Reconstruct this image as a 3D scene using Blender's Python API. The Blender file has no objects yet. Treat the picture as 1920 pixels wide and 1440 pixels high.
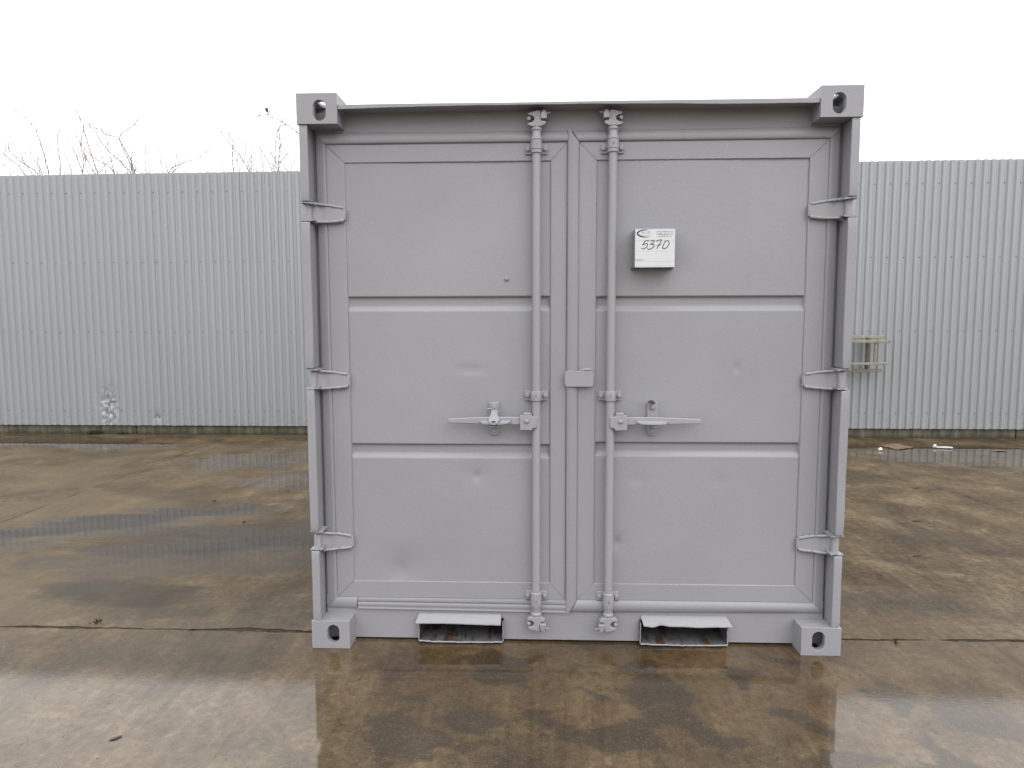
import bpy, bmesh, math, random
from mathutils import Vector, Matrix, noise

scene = bpy.context.scene
COL = scene.collection
random.seed(7)

# ------------------------------------------------------------------ camera
CAM = Vector((-0.1473, -2.7515, 1.3730))
YAW, PITCH, ROLL = math.radians(-2.1476), math.radians(-5.1811), math.radians(-0.1425)
FPX = 1282.5                                     # focal length in pixels of a 1920 wide picture
fwd = Vector((math.sin(YAW)*math.cos(PITCH), math.cos(YAW)*math.cos(PITCH), math.sin(PITCH)))
rt = Vector((math.cos(YAW), -math.sin(YAW), 0))
up = rt.cross(fwd)
r2 = rt*math.cos(ROLL) + up*math.sin(ROLL)
u2 = up*math.cos(ROLL) - rt*math.sin(ROLL)
cam_data = bpy.data.cameras.new('camera')
cam_data.sensor_fit = 'HORIZONTAL'
cam_data.sensor_width = 36.0
cam_data.lens = FPX/1920*36
cam_data.clip_start = 0.05
cam_data.clip_end = 2000
cam = bpy.data.objects.new('camera', cam_data)
COL.objects.link(cam)
m = Matrix((r2, u2, -fwd)).transposed().to_4x4()
m.translation = CAM
cam.matrix_world = m
scene.camera = cam

# ------------------------------------------------------------------ overcast sky and a broad soft sun
SUN_EL, SUN_AZ = math.radians(42), math.radians(138)      # azimuth clockwise from +Y (behind the camera, to the right)
world = bpy.data.worlds.new('World')
scene.world = world
world.use_nodes = True
wn = world.node_tree
wn.nodes.clear()
w_out = wn.nodes.new('ShaderNodeOutputWorld')
w_bg = wn.nodes.new('ShaderNodeBackground')
w_sky = wn.nodes.new('ShaderNodeTexSky')
w_sky.sky_type = 'NISHITA'
w_sky.sun_disc = False
w_sky.sun_elevation = SUN_EL
w_sky.sun_rotation = SUN_AZ
w_sky.dust_density = 6.0
w_hsv = wn.nodes.new('ShaderNodeHueSaturation')
w_hsv.inputs['Saturation'].default_value = 0.12
wn.links.new(w_sky.outputs[0], w_hsv.inputs['Color'])
# closed cloud deck: the standard overcast sky, L = Lz (1 + 2 sin h) / 3
w_tc = wn.nodes.new('ShaderNodeTexCoord')
w_sep = wn.nodes.new('ShaderNodeSeparateXYZ')
wn.links.new(w_tc.outputs['Generated'], w_sep.inputs[0])
w_mr = wn.nodes.new('ShaderNodeMapRange')
w_mr.inputs['From Min'].default_value = 0.0
w_mr.inputs['From Max'].default_value = 1.0
w_mr.inputs['To Min'].default_value = 12.5
w_mr.inputs['To Max'].default_value = 34.0
wn.links.new(w_sep.outputs['Z'], w_mr.inputs['Value'])
w_cl = wn.nodes.new('ShaderNodeMix')
w_cl.data_type = 'RGBA'
w_cl.blend_type = 'MULTIPLY'
w_cl.inputs[0].default_value = 1.0
w_cl.inputs[6].default_value = (0.985, 0.99, 1.0, 1)
wn.links.new(w_mr.outputs[0], w_cl.inputs[7])
w_mix = wn.nodes.new('ShaderNodeMix')
w_mix.data_type = 'RGBA'
w_mix.inputs[0].default_value = 0.92
wn.links.new(w_hsv.outputs[0], w_mix.inputs[6])
wn.links.new(w_cl.outputs[2], w_mix.inputs[7])
wn.links.new(w_mix.outputs[2], w_bg.inputs['Color'])
w_bg.inputs['Strength'].default_value = 0.1
wn.links.new(w_bg.outputs[0], w_out.inputs['Surface'])

sun_data = bpy.data.lights.new('sun', 'SUN')
sun_data.energy = 0.75
sun_data.angle = math.radians(55)
sun_data.color = (1.0, 0.985, 0.96)
sun = bpy.data.objects.new('sun', sun_data)
COL.objects.link(sun)
sd = Vector((math.sin(SUN_AZ)*math.cos(SUN_EL), math.cos(SUN_AZ)*math.cos(SUN_EL), math.sin(SUN_EL)))
sun.location = sd*40
sun.rotation_euler = sd.to_track_quat('Z', 'Y').to_euler()

scene.view_settings.view_transform = 'Standard'
scene.view_settings.look = 'None'
scene.view_settings.exposure = 0.0
scene.view_settings.gamma = 1.0
scene.view_settings.use_curve_mapping = False
scene.cycles.use_denoising = True
scene.cycles.max_bounces = 5
scene.cycles.diffuse_bounces = 3
scene.cycles.glossy_bounces = 3
scene.cycles.transmission_bounces = 1

def at(px, py, Y):
    """point at depth Y seen at pixel (px, py) of the 1920 x 1440 photograph"""
    v = fwd + r2*((px-960)/FPX) + u2*((720-py)/FPX)
    return CAM + v*((Y-CAM.y)/v.y)

# ------------------------------------------------------------------ node and material helpers
class G:
    """small node-graph helper: every call returns an output socket"""
    def __init__(self, name):
        self.mat = bpy.data.materials.new(name)
        self.mat.use_nodes = True
        self.t = self.mat.node_tree
        self.t.nodes.clear()
        self.out = self.t.nodes.new('ShaderNodeOutputMaterial')
        self.bsdf = self.t.nodes.new('ShaderNodeBsdfPrincipled')
        self.t.links.new(self.bsdf.outputs[0], self.out.inputs[0])
        self._pos = None
    def put(self, sock, v):
        if isinstance(v, bpy.types.NodeSocket):
            self.t.links.new(v, sock)
        elif isinstance(v, (tuple, list)) and len(v) == 3 and len(sock.default_value) == 4:
            sock.default_value = (*v, 1)
        else:
            sock.default_value = v
    def pos(self):
        if self._pos is None:
            self._pos = self.t.nodes.new('ShaderNodeNewGeometry').outputs['Position']
        return self._pos
    def map(self, scale=(1, 1, 1), rot=(0, 0, 0), loc=(0, 0, 0), vec=None):
        n = self.t.nodes.new('ShaderNodeMapping')
        self.put(n.inputs[0], vec or self.pos())
        n.inputs['Location'].default_value = loc
        n.inputs['Rotation'].default_value = rot
        n.inputs['Scale'].default_value = scale
        return n.outputs[0]
    def noise(self, scale, detail=4, rough=.55, dist=0., vec=None):
        n = self.t.nodes.new('ShaderNodeTexNoise')
        self.put(n.inputs['Vector'], vec or self.pos())
        n.inputs['Scale'].default_value = scale
        n.inputs['Detail'].default_value = detail
        n.inputs['Roughness'].default_value = rough
        n.inputs['Distortion'].default_value = dist
        return n.outputs[0]
    def voronoi(self, scale, vec=None, rnd=1.):
        n = self.t.nodes.new('ShaderNodeTexVoronoi')
        self.put(n.inputs['Vector'], vec or self.pos())
        n.inputs['Scale'].default_value = scale
        n.inputs['Randomness'].default_value = rnd
        return n.outputs['Distance'], n.outputs['Color']
    def math(self, op, a, b=0., c=0., clamp=False):
        n = self.t.nodes.new('ShaderNodeMath')
        n.operation = op
        n.use_clamp = clamp
        for i, v in enumerate((a, b, c)):
            self.put(n.inputs[i], v)
        return n.outputs[0]
    def step(self, v, lo, hi, smooth=True):
        n = self.t.nodes.new('ShaderNodeMapRange')
        n.interpolation_type = 'SMOOTHSTEP' if smooth else 'LINEAR'
        self.put(n.inputs['Value'], v)
        n.inputs['From Min'].default_value = lo
        n.inputs['From Max'].default_value = hi
        return n.outputs[0]
    def rng(self, v, lo, hi, a, b):
        n = self.t.nodes.new('ShaderNodeMapRange')
        self.put(n.inputs['Value'], v)
        for k, x in zip(('From Min', 'From Max', 'To Min', 'To Max'), (lo, hi, a, b)):
            self.put(n.inputs[k], x)
        return n.outputs[0]
    def mix(self, f, a, b, mode='MIX'):
        n = self.t.nodes.new('ShaderNodeMix')
        n.data_type = 'RGBA'
        n.blend_type = mode
        self.put(n.inputs[0], f)
        self.put(n.inputs[6], a)
        self.put(n.inputs[7], b)
        return n.outputs[2]
    def ramp(self, f, stops):
        n = self.t.nodes.new('ShaderNodeValToRGB')
        el = n.color_ramp.elements
        while len(el) < len(stops):
            el.new(.5)
        for e, (p, c) in zip(el, stops):
            e.position = p
            e.color = (*c, 1)
        self.put(n.inputs[0], f)
        return n.outputs[0]
    def sep(self, v=None):
        n = self.t.nodes.new('ShaderNodeSeparateXYZ')
        self.put(n.inputs[0], v or self.pos())
        return n.outputs[0], n.outputs[1], n.outputs[2]
    def bump(self, h, strength=.2, dist=.01, normal=None):
        n = self.t.nodes.new('ShaderNodeBump')
        self.put(n.inputs['Height'], h)
        n.inputs['Strength'].default_value = strength
        n.inputs['Distance'].default_value = dist
        if normal is not None:
            self.put(n.inputs['Normal'], normal)
        return n.outputs[0]
    def ellipse(self, x, y, cx, cy, rx, ry, rot=0.):
        """soft distance: 0 in the middle, 1 on the rim"""
        c, s = math.cos(rot), math.sin(rot)
        dx = self.math('SUBTRACT', x, cx)
        dy = self.math('SUBTRACT', y, cy)
        a = self.math('ADD', self.math('MULTIPLY', dx, c/rx), self.math('MULTIPLY', dy, s/rx))
        b = self.math('ADD', self.math('MULTIPLY', dx, -s/ry), self.math('MULTIPLY', dy, c/ry))
        return self.math('SQRT', self.math('ADD', self.math('MULTIPLY', a, a), self.math('MULTIPLY', b, b)))
    def set(self, **kw):
        for k, v in kw.items():
            self.put(self.bsdf.inputs[k.replace('_', ' ')], v)
        return self.mat

def flat(name, col, rough=.6, metal=0., var=.08, scale=30.):
    g = G(name)
    n = g.noise(scale, 3)
    c = g.mix(g.rng(n, .3, .7, 0, 1), tuple(x*(1-var) for x in col), tuple(min(1, x*(1+var)) for x in col))
    return g.set(Base_Color=c, Roughness=rough, Metallic=metal)

def make_paint(name, col=(.261, .2575, .274)):
    g = G(name)
    big = g.noise(1.3, 3)
    mid = g.noise(14, 5)
    c = g.mix(g.rng(big, .3, .7, 0, 1), tuple(x*.95 for x in col), tuple(x*1.05 for x in col))
    c = g.mix(g.math('MULTIPLY', g.step(mid, .58, .75), .10), c, tuple(x*.8 for x in col))
    # rain beads: tiny drops on the paint, their glints mixed in as pale colour
    d, dc = g.voronoi(230)
    sel = g.sep(dc)[0]
    bead = g.math('MULTIPLY', g.math('SUBTRACT', 1., g.step(d, .12, .38)), g.step(sel, .70, .8))
    d2, dc2 = g.voronoi(95)
    bead2 = g.math('MULTIPLY', g.math('SUBTRACT', 1., g.step(d2, .08, .24)), g.step(g.sep(dc2)[0], .80, .84))
    beads = g.math('MAXIMUM', bead, bead2)
    c = g.mix(g.math('MULTIPLY', beads, .26), c, (.62, .63, .65))
    peel = g.noise(420, 2)
    h = g.math('ADD', g.math('MULTIPLY', peel, .25), g.math('MULTIPLY', beads, .9))
    h = g.math('ADD', h, g.math('MULTIPLY', g.noise(55, 3), .5))
    nrm = g.bump(h, .35, .0016)
    return g.set(Base_Color=c, Roughness=g.rng(beads, 0, 1, .46, .16), Normal=nrm, Specular_IOR_Level=.42)

M = {}
M['paint'] = make_paint('grey_paint')
M['gasket'] = make_paint('painted_rubber', (.248, .2445, .260))
M['hard'] = make_paint('painted_ironwork', (.277, .2735, .290))

def make_rusty(name):
    g = G(name)
    x, y, z = g.sep()
    st = g.noise(1, 4, .6, .4, g.map((38, 4, 38), (0, 0, math.radians(14))))
    bl = g.noise(9, 4)
    f = g.math('MULTIPLY', g.step(st, .47, .58), g.step(bl, .40, .52))
    rust = g.ramp(g.noise(60, 4), [(.3, (.012, .006, .004)), (.55, (.055, .022, .010)), (.8, (.12, .055, .028))])
    c = g.mix(f, g.mix(g.noise(25, 4), (.04, .04, .042), (.13, .13, .137)), rust)  # rust over grey, the grey darkened to paint in the pocket's shade
    return g.set(Base_Color=c, Roughness=.75)
M['rusty'] = make_rusty('rusty_shaded_grey')
M['paper'] = flat('label_paper', (.555, .562, .575), .5, 0, .02, 60)
M['ink'] = flat('black_marker_ink', (.035, .035, .045), .5)
M['print'] = flat('grey_print', (.13, .13, .145), .6)
M['pale_print'] = flat('pale_grey_print', (.36, .36, .375), .6)
M['steel'] = flat('grey_steel', (.25, .25, .26), .45, .2, .12, 40)
M['screw'] = flat('screw_head', (.085, .085, .09), .5, .3)
M['dark'] = flat('painted_slot_shade', (.03, .03, .032), .9)  # near-black that paints the shade inside a slot

def make_cladding():
    g = G('grey_corrugated_steel')
    x, y, z = g.sep()
    big = g.noise(.8, 3)
    streak = g.noise(1, 4, .6, 0, g.map((9, 9, .35)))
    c = g.mix(g.rng(big, .3, .7, 0, 1), (.302, .312, .324), (.316, .326, .338))
    c = g.mix(g.math('MULTIPLY', g.step(streak, .5, .8), .06), c, (.225, .23, .23))
    low = g.math('SUBTRACT', 1., g.step(z, .12, .45))
    spl = g.noise(26, 5)
    c = g.mix(g.math('MULTIPLY', g.math('MULTIPLY', low, g.step(spl, .5, .68)), .35), c, (.20, .19, .17))
    return g.set(Base_Color=c, Roughness=g.rng(big, .2, .8, .28, .36), Metallic=.18, Normal=g.bump(g.noise(60, 2), .04, .002))
M['cladding'] = make_cladding()

def make_plinth():
    g = G('damp_mossy_concrete')
    x, y, z = g.sep()
    drip = g.noise(1, 5, .6, .3, g.map((14, 14, 1.2)))
    b = g.noise(7, 6)
    c = g.ramp(drip, [(.28, (.030, .026, .015)), (.45, (.075, .066, .046)), (.6, (.13, .115, .085)), (.78, (.20, .185, .15))])
    moss = g.math('MULTIPLY', g.math('SUBTRACT', 1., g.step(g.math('ADD', z, g.math('MULTIPLY', b, .09)), .045, .11)), .85)
    c = g.mix(moss, c, (.022, .024, .008))
    return g.set(Base_Color=c, Roughness=.7, Normal=g.bump(b, .5, .01))
M['plinth'] = make_plinth()

def make_ground():
    g = G('wet_stained_concrete')
    x, y, z = g.sep()
    warp = g.noise(1.1, 3, .55)
    warp2 = g.noise(4.5, 4, .6)
    big = g.noise(.55, 4, .55, .6)
    mid = g.noise(2.6, 6, .62, .4)
    fine = g.noise(26, 6, .7)
    grain = g.noise(170, 2, .6)
    # broom and tyre drag marks running towards the wall
    drag = g.noise(1, 5, .62, .25, g.map((8.5, 1.5, 1), (0, 0, math.radians(16))))
    drag2 = g.noise(1, 4, .6, .2, g.map((32, 2.2, 1), (0, 0, math.radians(20))))
    tone = g.math('ADD', g.math('MULTIPLY', mid, .42), g.math('MULTIPLY', drag, .15))
    tone = g.math('ADD', tone, g.math('MULTIPLY', fine, .34))
    tone = g.math('ADD', tone, g.math('MULTIPLY', drag2, .14))
    tone = g.rng(tone, .395, .605, 0, 1)
    c = g.ramp(tone, [(0, (.021, .0130, .0060)), (.28, (.045, .0285, .0128)), (.52, (.070, .0460, .0220)), (.78, (.098, .068, .0350)), (1, (.140, .104, .0590))])
    # sandy, paler film on the left
    sand = g.math('MULTIPLY', g.math('SUBTRACT', 1., g.step(g.math('ADD', x, g.math('MULTIPLY', warp, 1.4)), -2.2, .2)), .6)
    c = g.mix(g.math('MULTIPLY', sand, g.step(big, .38, .6)), c, (.105, .078, .0440))
    # rust brown wash beside and before the container
    rw = g.ellipse(x, y, .35, -.05, 1.9, .75)
    rust = g.math('MULTIPLY', g.math('SUBTRACT', 1., g.step(g.math('ADD', rw, g.math('MULTIPLY', warp2, .5)), .7, 1.35)), .45)
    c = g.mix(rust, c, (.068, .038, .014))
    # dark soaked blotches
    bl = g.noise(3.4, 3, .45, .7, g.map((1, 1.25, 1), loc=(3.1, 1.7, 0)))
    bz = g.ellipse(x, y, .25, -.55, 1.35, .75)
    blm = g.math('MULTIPLY', g.step(bl, .52, .60), g.math('SUBTRACT', 1., g.step(bz, .7, 1.15)))
    bl2 = g.math('MULTIPLY', g.step(g.noise(1.15, 4, .5, .5, g.map(loc=(7.7, 2.2, 0))), .54, .68), .7)
    c = g.mix(g.math('MULTIPLY', g.math('MAXIMUM', blm, bl2), .68), c, (.026, .0195, .0135))
    # black oily specks
    d, dc = g.voronoi(7.5)
    sp = g.math('MULTIPLY', g.math('SUBTRACT', 1., g.step(g.math('ADD', d, g.math('MULTIPLY', fine, .22)), .12, .2)), g.step(g.sep(dc)[0], .7, .74))
    c = g.mix(g.math('MULTIPLY', sp, .6), c, (.008, .007, .006))
    # aggregate grain, light and dark
    c = g.mix(g.math('MULTIPLY', g.step(grain, .56, .74), .34), c, (.20, .165, .115))
    c = g.mix(g.math('MULTIPLY', g.math('SUBTRACT', 1., g.step(grain, .28, .44)), .5), c, (.012, .009, .006))
    pit = g.noise(58, 3, .7, .6)
    c = g.mix(g.math('MULTIPLY', g.math('SUBTRACT', 1., g.step(pit, .30, .40)), .75), c, (.012, .009, .006))
    c = g.mix(g.math('MULTIPLY', g.step(pit, .60, .70), .35), c, (.17, .14, .098))
    # standing water: shallow, broken by the drag marks of the surface
    lay = g.noise(1, 5, .65, .35, g.map((1.1, 4.2, 1), (0, 0, math.radians(-8))))
    wob = g.math('ADD', g.math('MULTIPLY', g.math('SUBTRACT', warp, .5), 1.5), g.math('MULTIPLY', g.math('SUBTRACT', warp2, .5), .8))
    wob = g.math('ADD', wob, g.math('MULTIPLY', g.math('SUBTRACT', lay, .5), 3.2))
    pud = None
    for (cx, cy, rx, ry, rot) in ((-2.95, 1.72, 1.25, .44, .47), (-2.15, 1.2, 1.05, .55, .12), (-2.95, 3.95, .75, .5, .2), (-2.35, 3.05, .5, .3, .3),
                                  (-6.2, 4.85, 1.9, .5, .0), (-2.6, 5.1, .6, .2, 0), (4.9, 4.35, 2.5, .75, -.08)):
        e = g.math('ADD', g.ellipse(x, y, cx, cy, rx, ry, rot), wob)
        pm = g.math('SUBTRACT', 1., g.step(e, .62, 1.12))
        pud = pm if pud is None else g.math('MAXIMUM', pud, pm)
    c = g.mix(g.math('MULTIPLY', pud, .5), c, (.028, .0190, .0105))
    # dark silt lying along the rim of the large puddle and in small hollows
    silt = None
    for (cx, cy, rx, ry, rot, k) in ((-3.0, 1.80, 1.15, .24, .50, 1.), (-1.85, 1.36, .6, .22, .12, 1.), (-2.4, 1.45, .9, .40, .28, .7), (-2.2, .55, .5, .22, .0, .75), (-1.9, .32, .35, .1, .2, .6), (2.9, 1.3, .6, .18, -.4, .35), (3.6, .9, .9, .16, -.35, .35), (-1.45, .5, .25, .5, .2, .4)):
        e = g.math('ADD', g.ellipse(x, y, cx, cy, rx, ry, rot), g.math('MULTIPLY', wob, .75))
        sm = g.math('MULTIPLY', g.math('SUBTRACT', 1., g.step(e, .45, 1.2)), k)
        silt = sm if silt is None else g.math('MAXIMUM', silt, sm)
    c = g.mix(g.math('MULTIPLY', silt, .78), c, (.015, .0115, .0080))
    # the thin film before the container
    film = g.math('SUBTRACT', 1., g.step(g.math('ADD', y, g.math('MULTIPLY', warp, .5)), .25, 1.1))
    film = g.math('MULTIPLY', film, g.step(g.math('ADD', x, g.math('MULTIPLY', warp, 1.2)), -3.4, -1.7))
    patch = g.step(g.noise(5.5, 4, .6, .5), .40, .62)
    dull = g.rng(patch, 0, 1, .17, .30)
    cr = g.mix(film, dull, g.rng(patch, 0, 1, .008, .022))
    cr = g.mix(pud, cr, (.010, .010, .010))
    # relief: coarse under the film, nearly flat where water stands
    rip = g.math('ADD', g.math('MULTIPLY', g.noise(34, 4, .6, .3, g.map((1, 2.2, 1))), .6), g.math('MULTIPLY', g.noise(130, 3, .6), .35))
    amp = g.math('SUBTRACT', 1., g.math('MAXIMUM', g.math('MULTIPLY', pud, .90), g.math('MULTIPLY', film, .66)))
    cn = g.bump(g.math('MULTIPLY', rip, amp), .045, .01)
    bn = g.bump(g.math('ADD', fine, g.math('MULTIPLY', grain, .5)), .35, .006)
    return g.set(Base_Color=c, Roughness=.62, Specular_IOR_Level=.15, Normal=bn, Coat_Weight=g.math('ADD', .20, g.math('MAXIMUM', g.math('MULTIPLY', film, .68), g.math('MULTIPLY', pud, g.rng(lay, .35, .65, .45, .72)))),
                 Coat_Roughness=cr, Coat_IOR=1.5, Coat_Normal=cn)
M['ground'] = make_ground()

def make_joint():
    g = G('dirty_joint_filler')
    n = g.noise(18, 5, .6)
    c = g.ramp(n, [(.3, (.014, .011, .008)), (.5, (.035, .029, .022)), (.75, (.07, .058, .043))])
    return g.set(Base_Color=c, Roughness=.8, Normal=g.bump(n, .6, .01), Specular_IOR_Level=.15)
M['joint'] = make_joint()
M['earth'] = flat('rough_earth', (.07, .065, .04), .9, 0, .4, 2)
M['bark'] = flat('grey_brown_bark', (.17, .13, .11), .8, 0, .3, 40)
M['leaf'] = flat('dry_leaf', (.055, .06, .03), .7, 0, .3, 60)
M['moss_leaf'] = flat('weed_green', (.028, .042, .016), .6, 0, .4, 60)
M['ladder'] = flat('weathered_pale_wood', (.235, .225, .185), .7, 0, .25, 14)
M['ladder_dark'] = flat('weathered_brown_wood', (.12, .10, .08), .7, 0, .25, 14)
M['plastic'] = flat('white_plastic', (.5, .52, .54), .35)
M['card'] = flat('wet_cardboard', (.15, .10, .066), .8, 0, .3, 30)
M['cream'] = flat('cream_plastic', (.68, .66, .45), .5)
M['leaf_or_mark'] = flat('brown_leaf_and_mark', (.03, .022, .015), .35, 0, .4, 60)

# ------------------------------------------------------------------ mesh helpers
class MB:
    def __init__(self):
        self.v, self.f = [], []
    def add(self, vs, fs):
        o = len(self.v)
        self.v += [tuple(p) for p in vs]
        self.f += [tuple(i+o for i in f) for f in fs]
        return self
    def box(self, x0, x1, y0, y1, z0, z1):
        vs = [(x, y, z) for x in (x0, x1) for y in (y0, y1) for z in (z0, z1)]
        return self.add(vs, [(0, 1, 3, 2), (4, 6, 7, 5), (0, 4, 5, 1), (2, 3, 7, 6), (0, 2, 6, 4), (1, 5, 7, 3)])
    def prism(self, poly, y0, y1):
        """polygon given as (x, z), extruded along y; y0 / y1 may be functions of (x, z)"""
        n = len(poly)
        fy0 = y0 if callable(y0) else (lambda x, z: y0)
        fy1 = y1 if callable(y1) else (lambda x, z: y1)
        vs = [(x, fy0(x, z), z) for x, z in poly] + [(x, fy1(x, z), z) for x, z in poly]
        fs = [tuple(range(n)), tuple(range(2*n-1, n-1, -1))]
        fs += [(i, i+n, (i+1) % n+n, (i+1) % n) for i in range(n)]
        return self.add(vs, fs)
    def tube(self, pts, rad, n=8, cap=True):
        pts = [Vector(p) for p in pts]
        if not isinstance(rad, (list, tuple)):
            rad = [rad]*len(pts)
        vs, fs = [], []
        ref = Vector((0, 0, 1))
        for i, p in enumerate(pts):
            d = (pts[min(i+1, len(pts)-1)]-pts[max(i-1, 0)]).normalized()
            if abs(d.dot(ref)) > .9:
                ref = Vector((1, 0, 0)) if abs(d.x) < .9 else Vector((0, 1, 0))
            a = d.cross(ref).normalized()
            b = d.cross(a)
            for k in range(n):
                t = 2*math.pi*k/n
                vs.append(p+(a*math.cos(t)+b*math.sin(t))*rad[i])
        for i in range(len(pts)-1):
            for k in range(n):
                fs.append((i*n+k, i*n+(k+1) % n, (i+1)*n+(k+1) % n, (i+1)*n+k))
        if cap:
            fs.append(tuple(range(n-1, -1, -1)))
            fs.append(tuple((len(pts)-1)*n+k for k in range(n)))
        return self.add(vs, fs)
    def lathe(self, prof, c, axis='z', n=20):
        """prof: list of (radius, height) about the point c along an axis"""
        vs, fs = [], []
        for r, h in prof:
            for k in range(n):
                t = 2*math.pi*k/n
                a, b = r*math.cos(t), r*math.sin(t)
                vs.append({'z': (c[0]+a, c[1]+b, c[2]+h), 'y': (c[0]+a, c[1]+h, c[2]+b), 'x': (c[0]+h, c[1]+a, c[2]+b)}[axis])
        for i in range(len(prof)-1):
            for k in range(n):
                fs.append((i*n+k, i*n+(k+1) % n, (i+1)*n+(k+1) % n, (i+1)*n+k))
        fs.append(tuple(range(n-1, -1, -1)))
        fs.append(tuple((len(prof)-1)*n+k for k in range(n)))
        return self.add(vs, fs)
    def grid(self, fn, nu, nv):
        vs = [fn(i/nu, j/nv) for j in range(nv+1) for i in range(nu+1)]
        fs = [(j*(nu+1)+i, j*(nu+1)+i+1, (j+1)*(nu+1)+i+1, (j+1)*(nu+1)+i) for j in range(nv) for i in range(nu)]
        return self.add(vs, fs)
    def build(self, name, mat, parent=None, bevel=0., smooth=35, seg=2, recalc=True):
        me = bpy.data.meshes.new(name)
        me.from_pydata(self.v, [], self.f)
        if recalc:
            bm = bmesh.new()
            bm.from_mesh(me)
            bmesh.ops.recalc_face_normals(bm, faces=bm.faces)
            bm.to_mesh(me)
            bm.free()
        me.materials.append(mat)
        if smooth:
            me.polygons.foreach_set('use_smooth', [True]*len(me.polygons))
            me.set_sharp_from_angle(angle=math.radians(smooth))
        o = bpy.data.objects.new(name, me)
        COL.objects.link(o)
        if parent:
            o.parent = parent
        if bevel:
            b = o.modifiers.new('bevel', 'BEVEL')
            b.width = bevel
            b.segments = seg
            b.limit_method = 'ANGLE'
            b.angle_limit = math.radians(40)
            b.harden_normals = False
        return o

def empty(name, loc=(0, 0, 0), rz=0., parent=None):
    o = bpy.data.objects.new(name, None)
    o.location = loc
    o.rotation_euler = (0, 0, rz)
    o.empty_display_size = .2
    COL.objects.link(o)
    if parent:
        o.parent = parent
    return o

def tag(o, label, cat, group=None):
    o['label'] = label
    o['category'] = cat
    if group:
        o['group'] = group
    return o

def nz(x, y=0., z=0.):
    return noise.noise(Vector((x, y, z)))

def bead(mb, a, b, r=.0035, step=.006, jit=.0016, seed=0.):
    """a hand-laid weld bead from a to b"""
    a, b = Vector(a), Vector(b)
    L = (b-a).length
    n = max(4, int(L/step))
    pts, rad = [], []
    for i in range(n+1):
        t = i/n
        p = a.lerp(b, t)
        q = t*L*60+seed*17
        pts.append(p+Vector((nz(q, 1.3), .3*nz(q, 7.7), nz(q, 4.1)))*jit)
        rad.append(r*(1+.45*nz(q*1.7, 9.1, seed)))
    mb.tube(pts, rad, 6)

# ------------------------------------------------------------------ ground: slabs of concrete with filled joints, rough earth beyond
g_earth = MB()
g_earth.grid(lambda a, b: (-400+800*a, -400+800*b, -.075), 4, 4)
ground = g_earth.build('ground', M['earth'], smooth=0)
ground['kind'] = 'structure'
jf = MB()
jf.grid(lambda a, b: (-13.9+27.8*a, -9.9+19.8*b, -.005), 8, 8)
joint = jf.build('joint_filler', M['joint'], ground, smooth=0)

def slab(x0, x1, y0, y1, gaps):
    """slab with ragged edges; gaps: (left, right, near, far) half joint widths"""
    gl, gr, gn, gf = gaps
    def edge(p, q, off, seed, n):
        out = []
        for i in range(n):
            t = i/n
            a = p.lerp(q, t)
            s = a.x*3+a.y*3
            w = nz(s*.55, seed)*.012 + nz(s*2.3, seed+5)*.010 + max(0, nz(s*.9, seed+9))*.022 + nz(s*9, seed+2)*.008 + nz(s*23, seed+4)*.005
            d = (q-p).normalized()
            nrm = Vector((-d.y, d.x, 0))
            out.append(a+nrm*(off+w*min(1, off/.007)))
        return out
    A, B, C, D = Vector((x0, y0, 0)), Vector((x1, y0, 0)), Vector((x1, y1, 0)), Vector((x0, y1, 0))
    k = 55
    ring = edge(A, B, gn, 1.1+x0, max(4, int((x1-x0)*k)))+edge(B, C, gr, 2.2+x1, max(4, int((y1-y0)*k)))+edge(C, D, gf, 3.3+y1, max(4, int((x1-x0)*k)))+edge(D, A, gl, 4.4+x0, max(4, int((y1-y0)*k)))
    n = len(ring)
    mb = MB()
    vs = [(p.x, p.y, 0) for p in ring]+[(p.x, p.y, -.06) for p in ring]
    mb.add(vs, [tuple(range(n))]+[(i, i+n, (i+1) % n+n, (i+1) % n) for i in range(n)])
    return mb.build('concrete_slab', M['ground'], ground, smooth=0)
JY = .155
slab(-6.2, 6.1, -6., JY, (.006, .006, .006, .005))
slab(-3.86, 5.95, JY, 9, (.0022, .006, .007, .006))
slab(-5.02, -3.86, JY, 9, (.001, .0022, .007, .006))
slab(-13.8, -5.02, JY, 9, (.006, .001, .007, .006))
slab(5.95, 13.8, JY, 9, (.006, .006, .006, .006))
slab(-13.8, -6.2, -6., JY, (.006, .006, .006, .006))
slab(6.1, 13.8, -6., JY, (.006, .006, .006, .006))
slab(-13.8, 13.8, -9.8, -6., (.006, .006, .006, .006))

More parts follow.
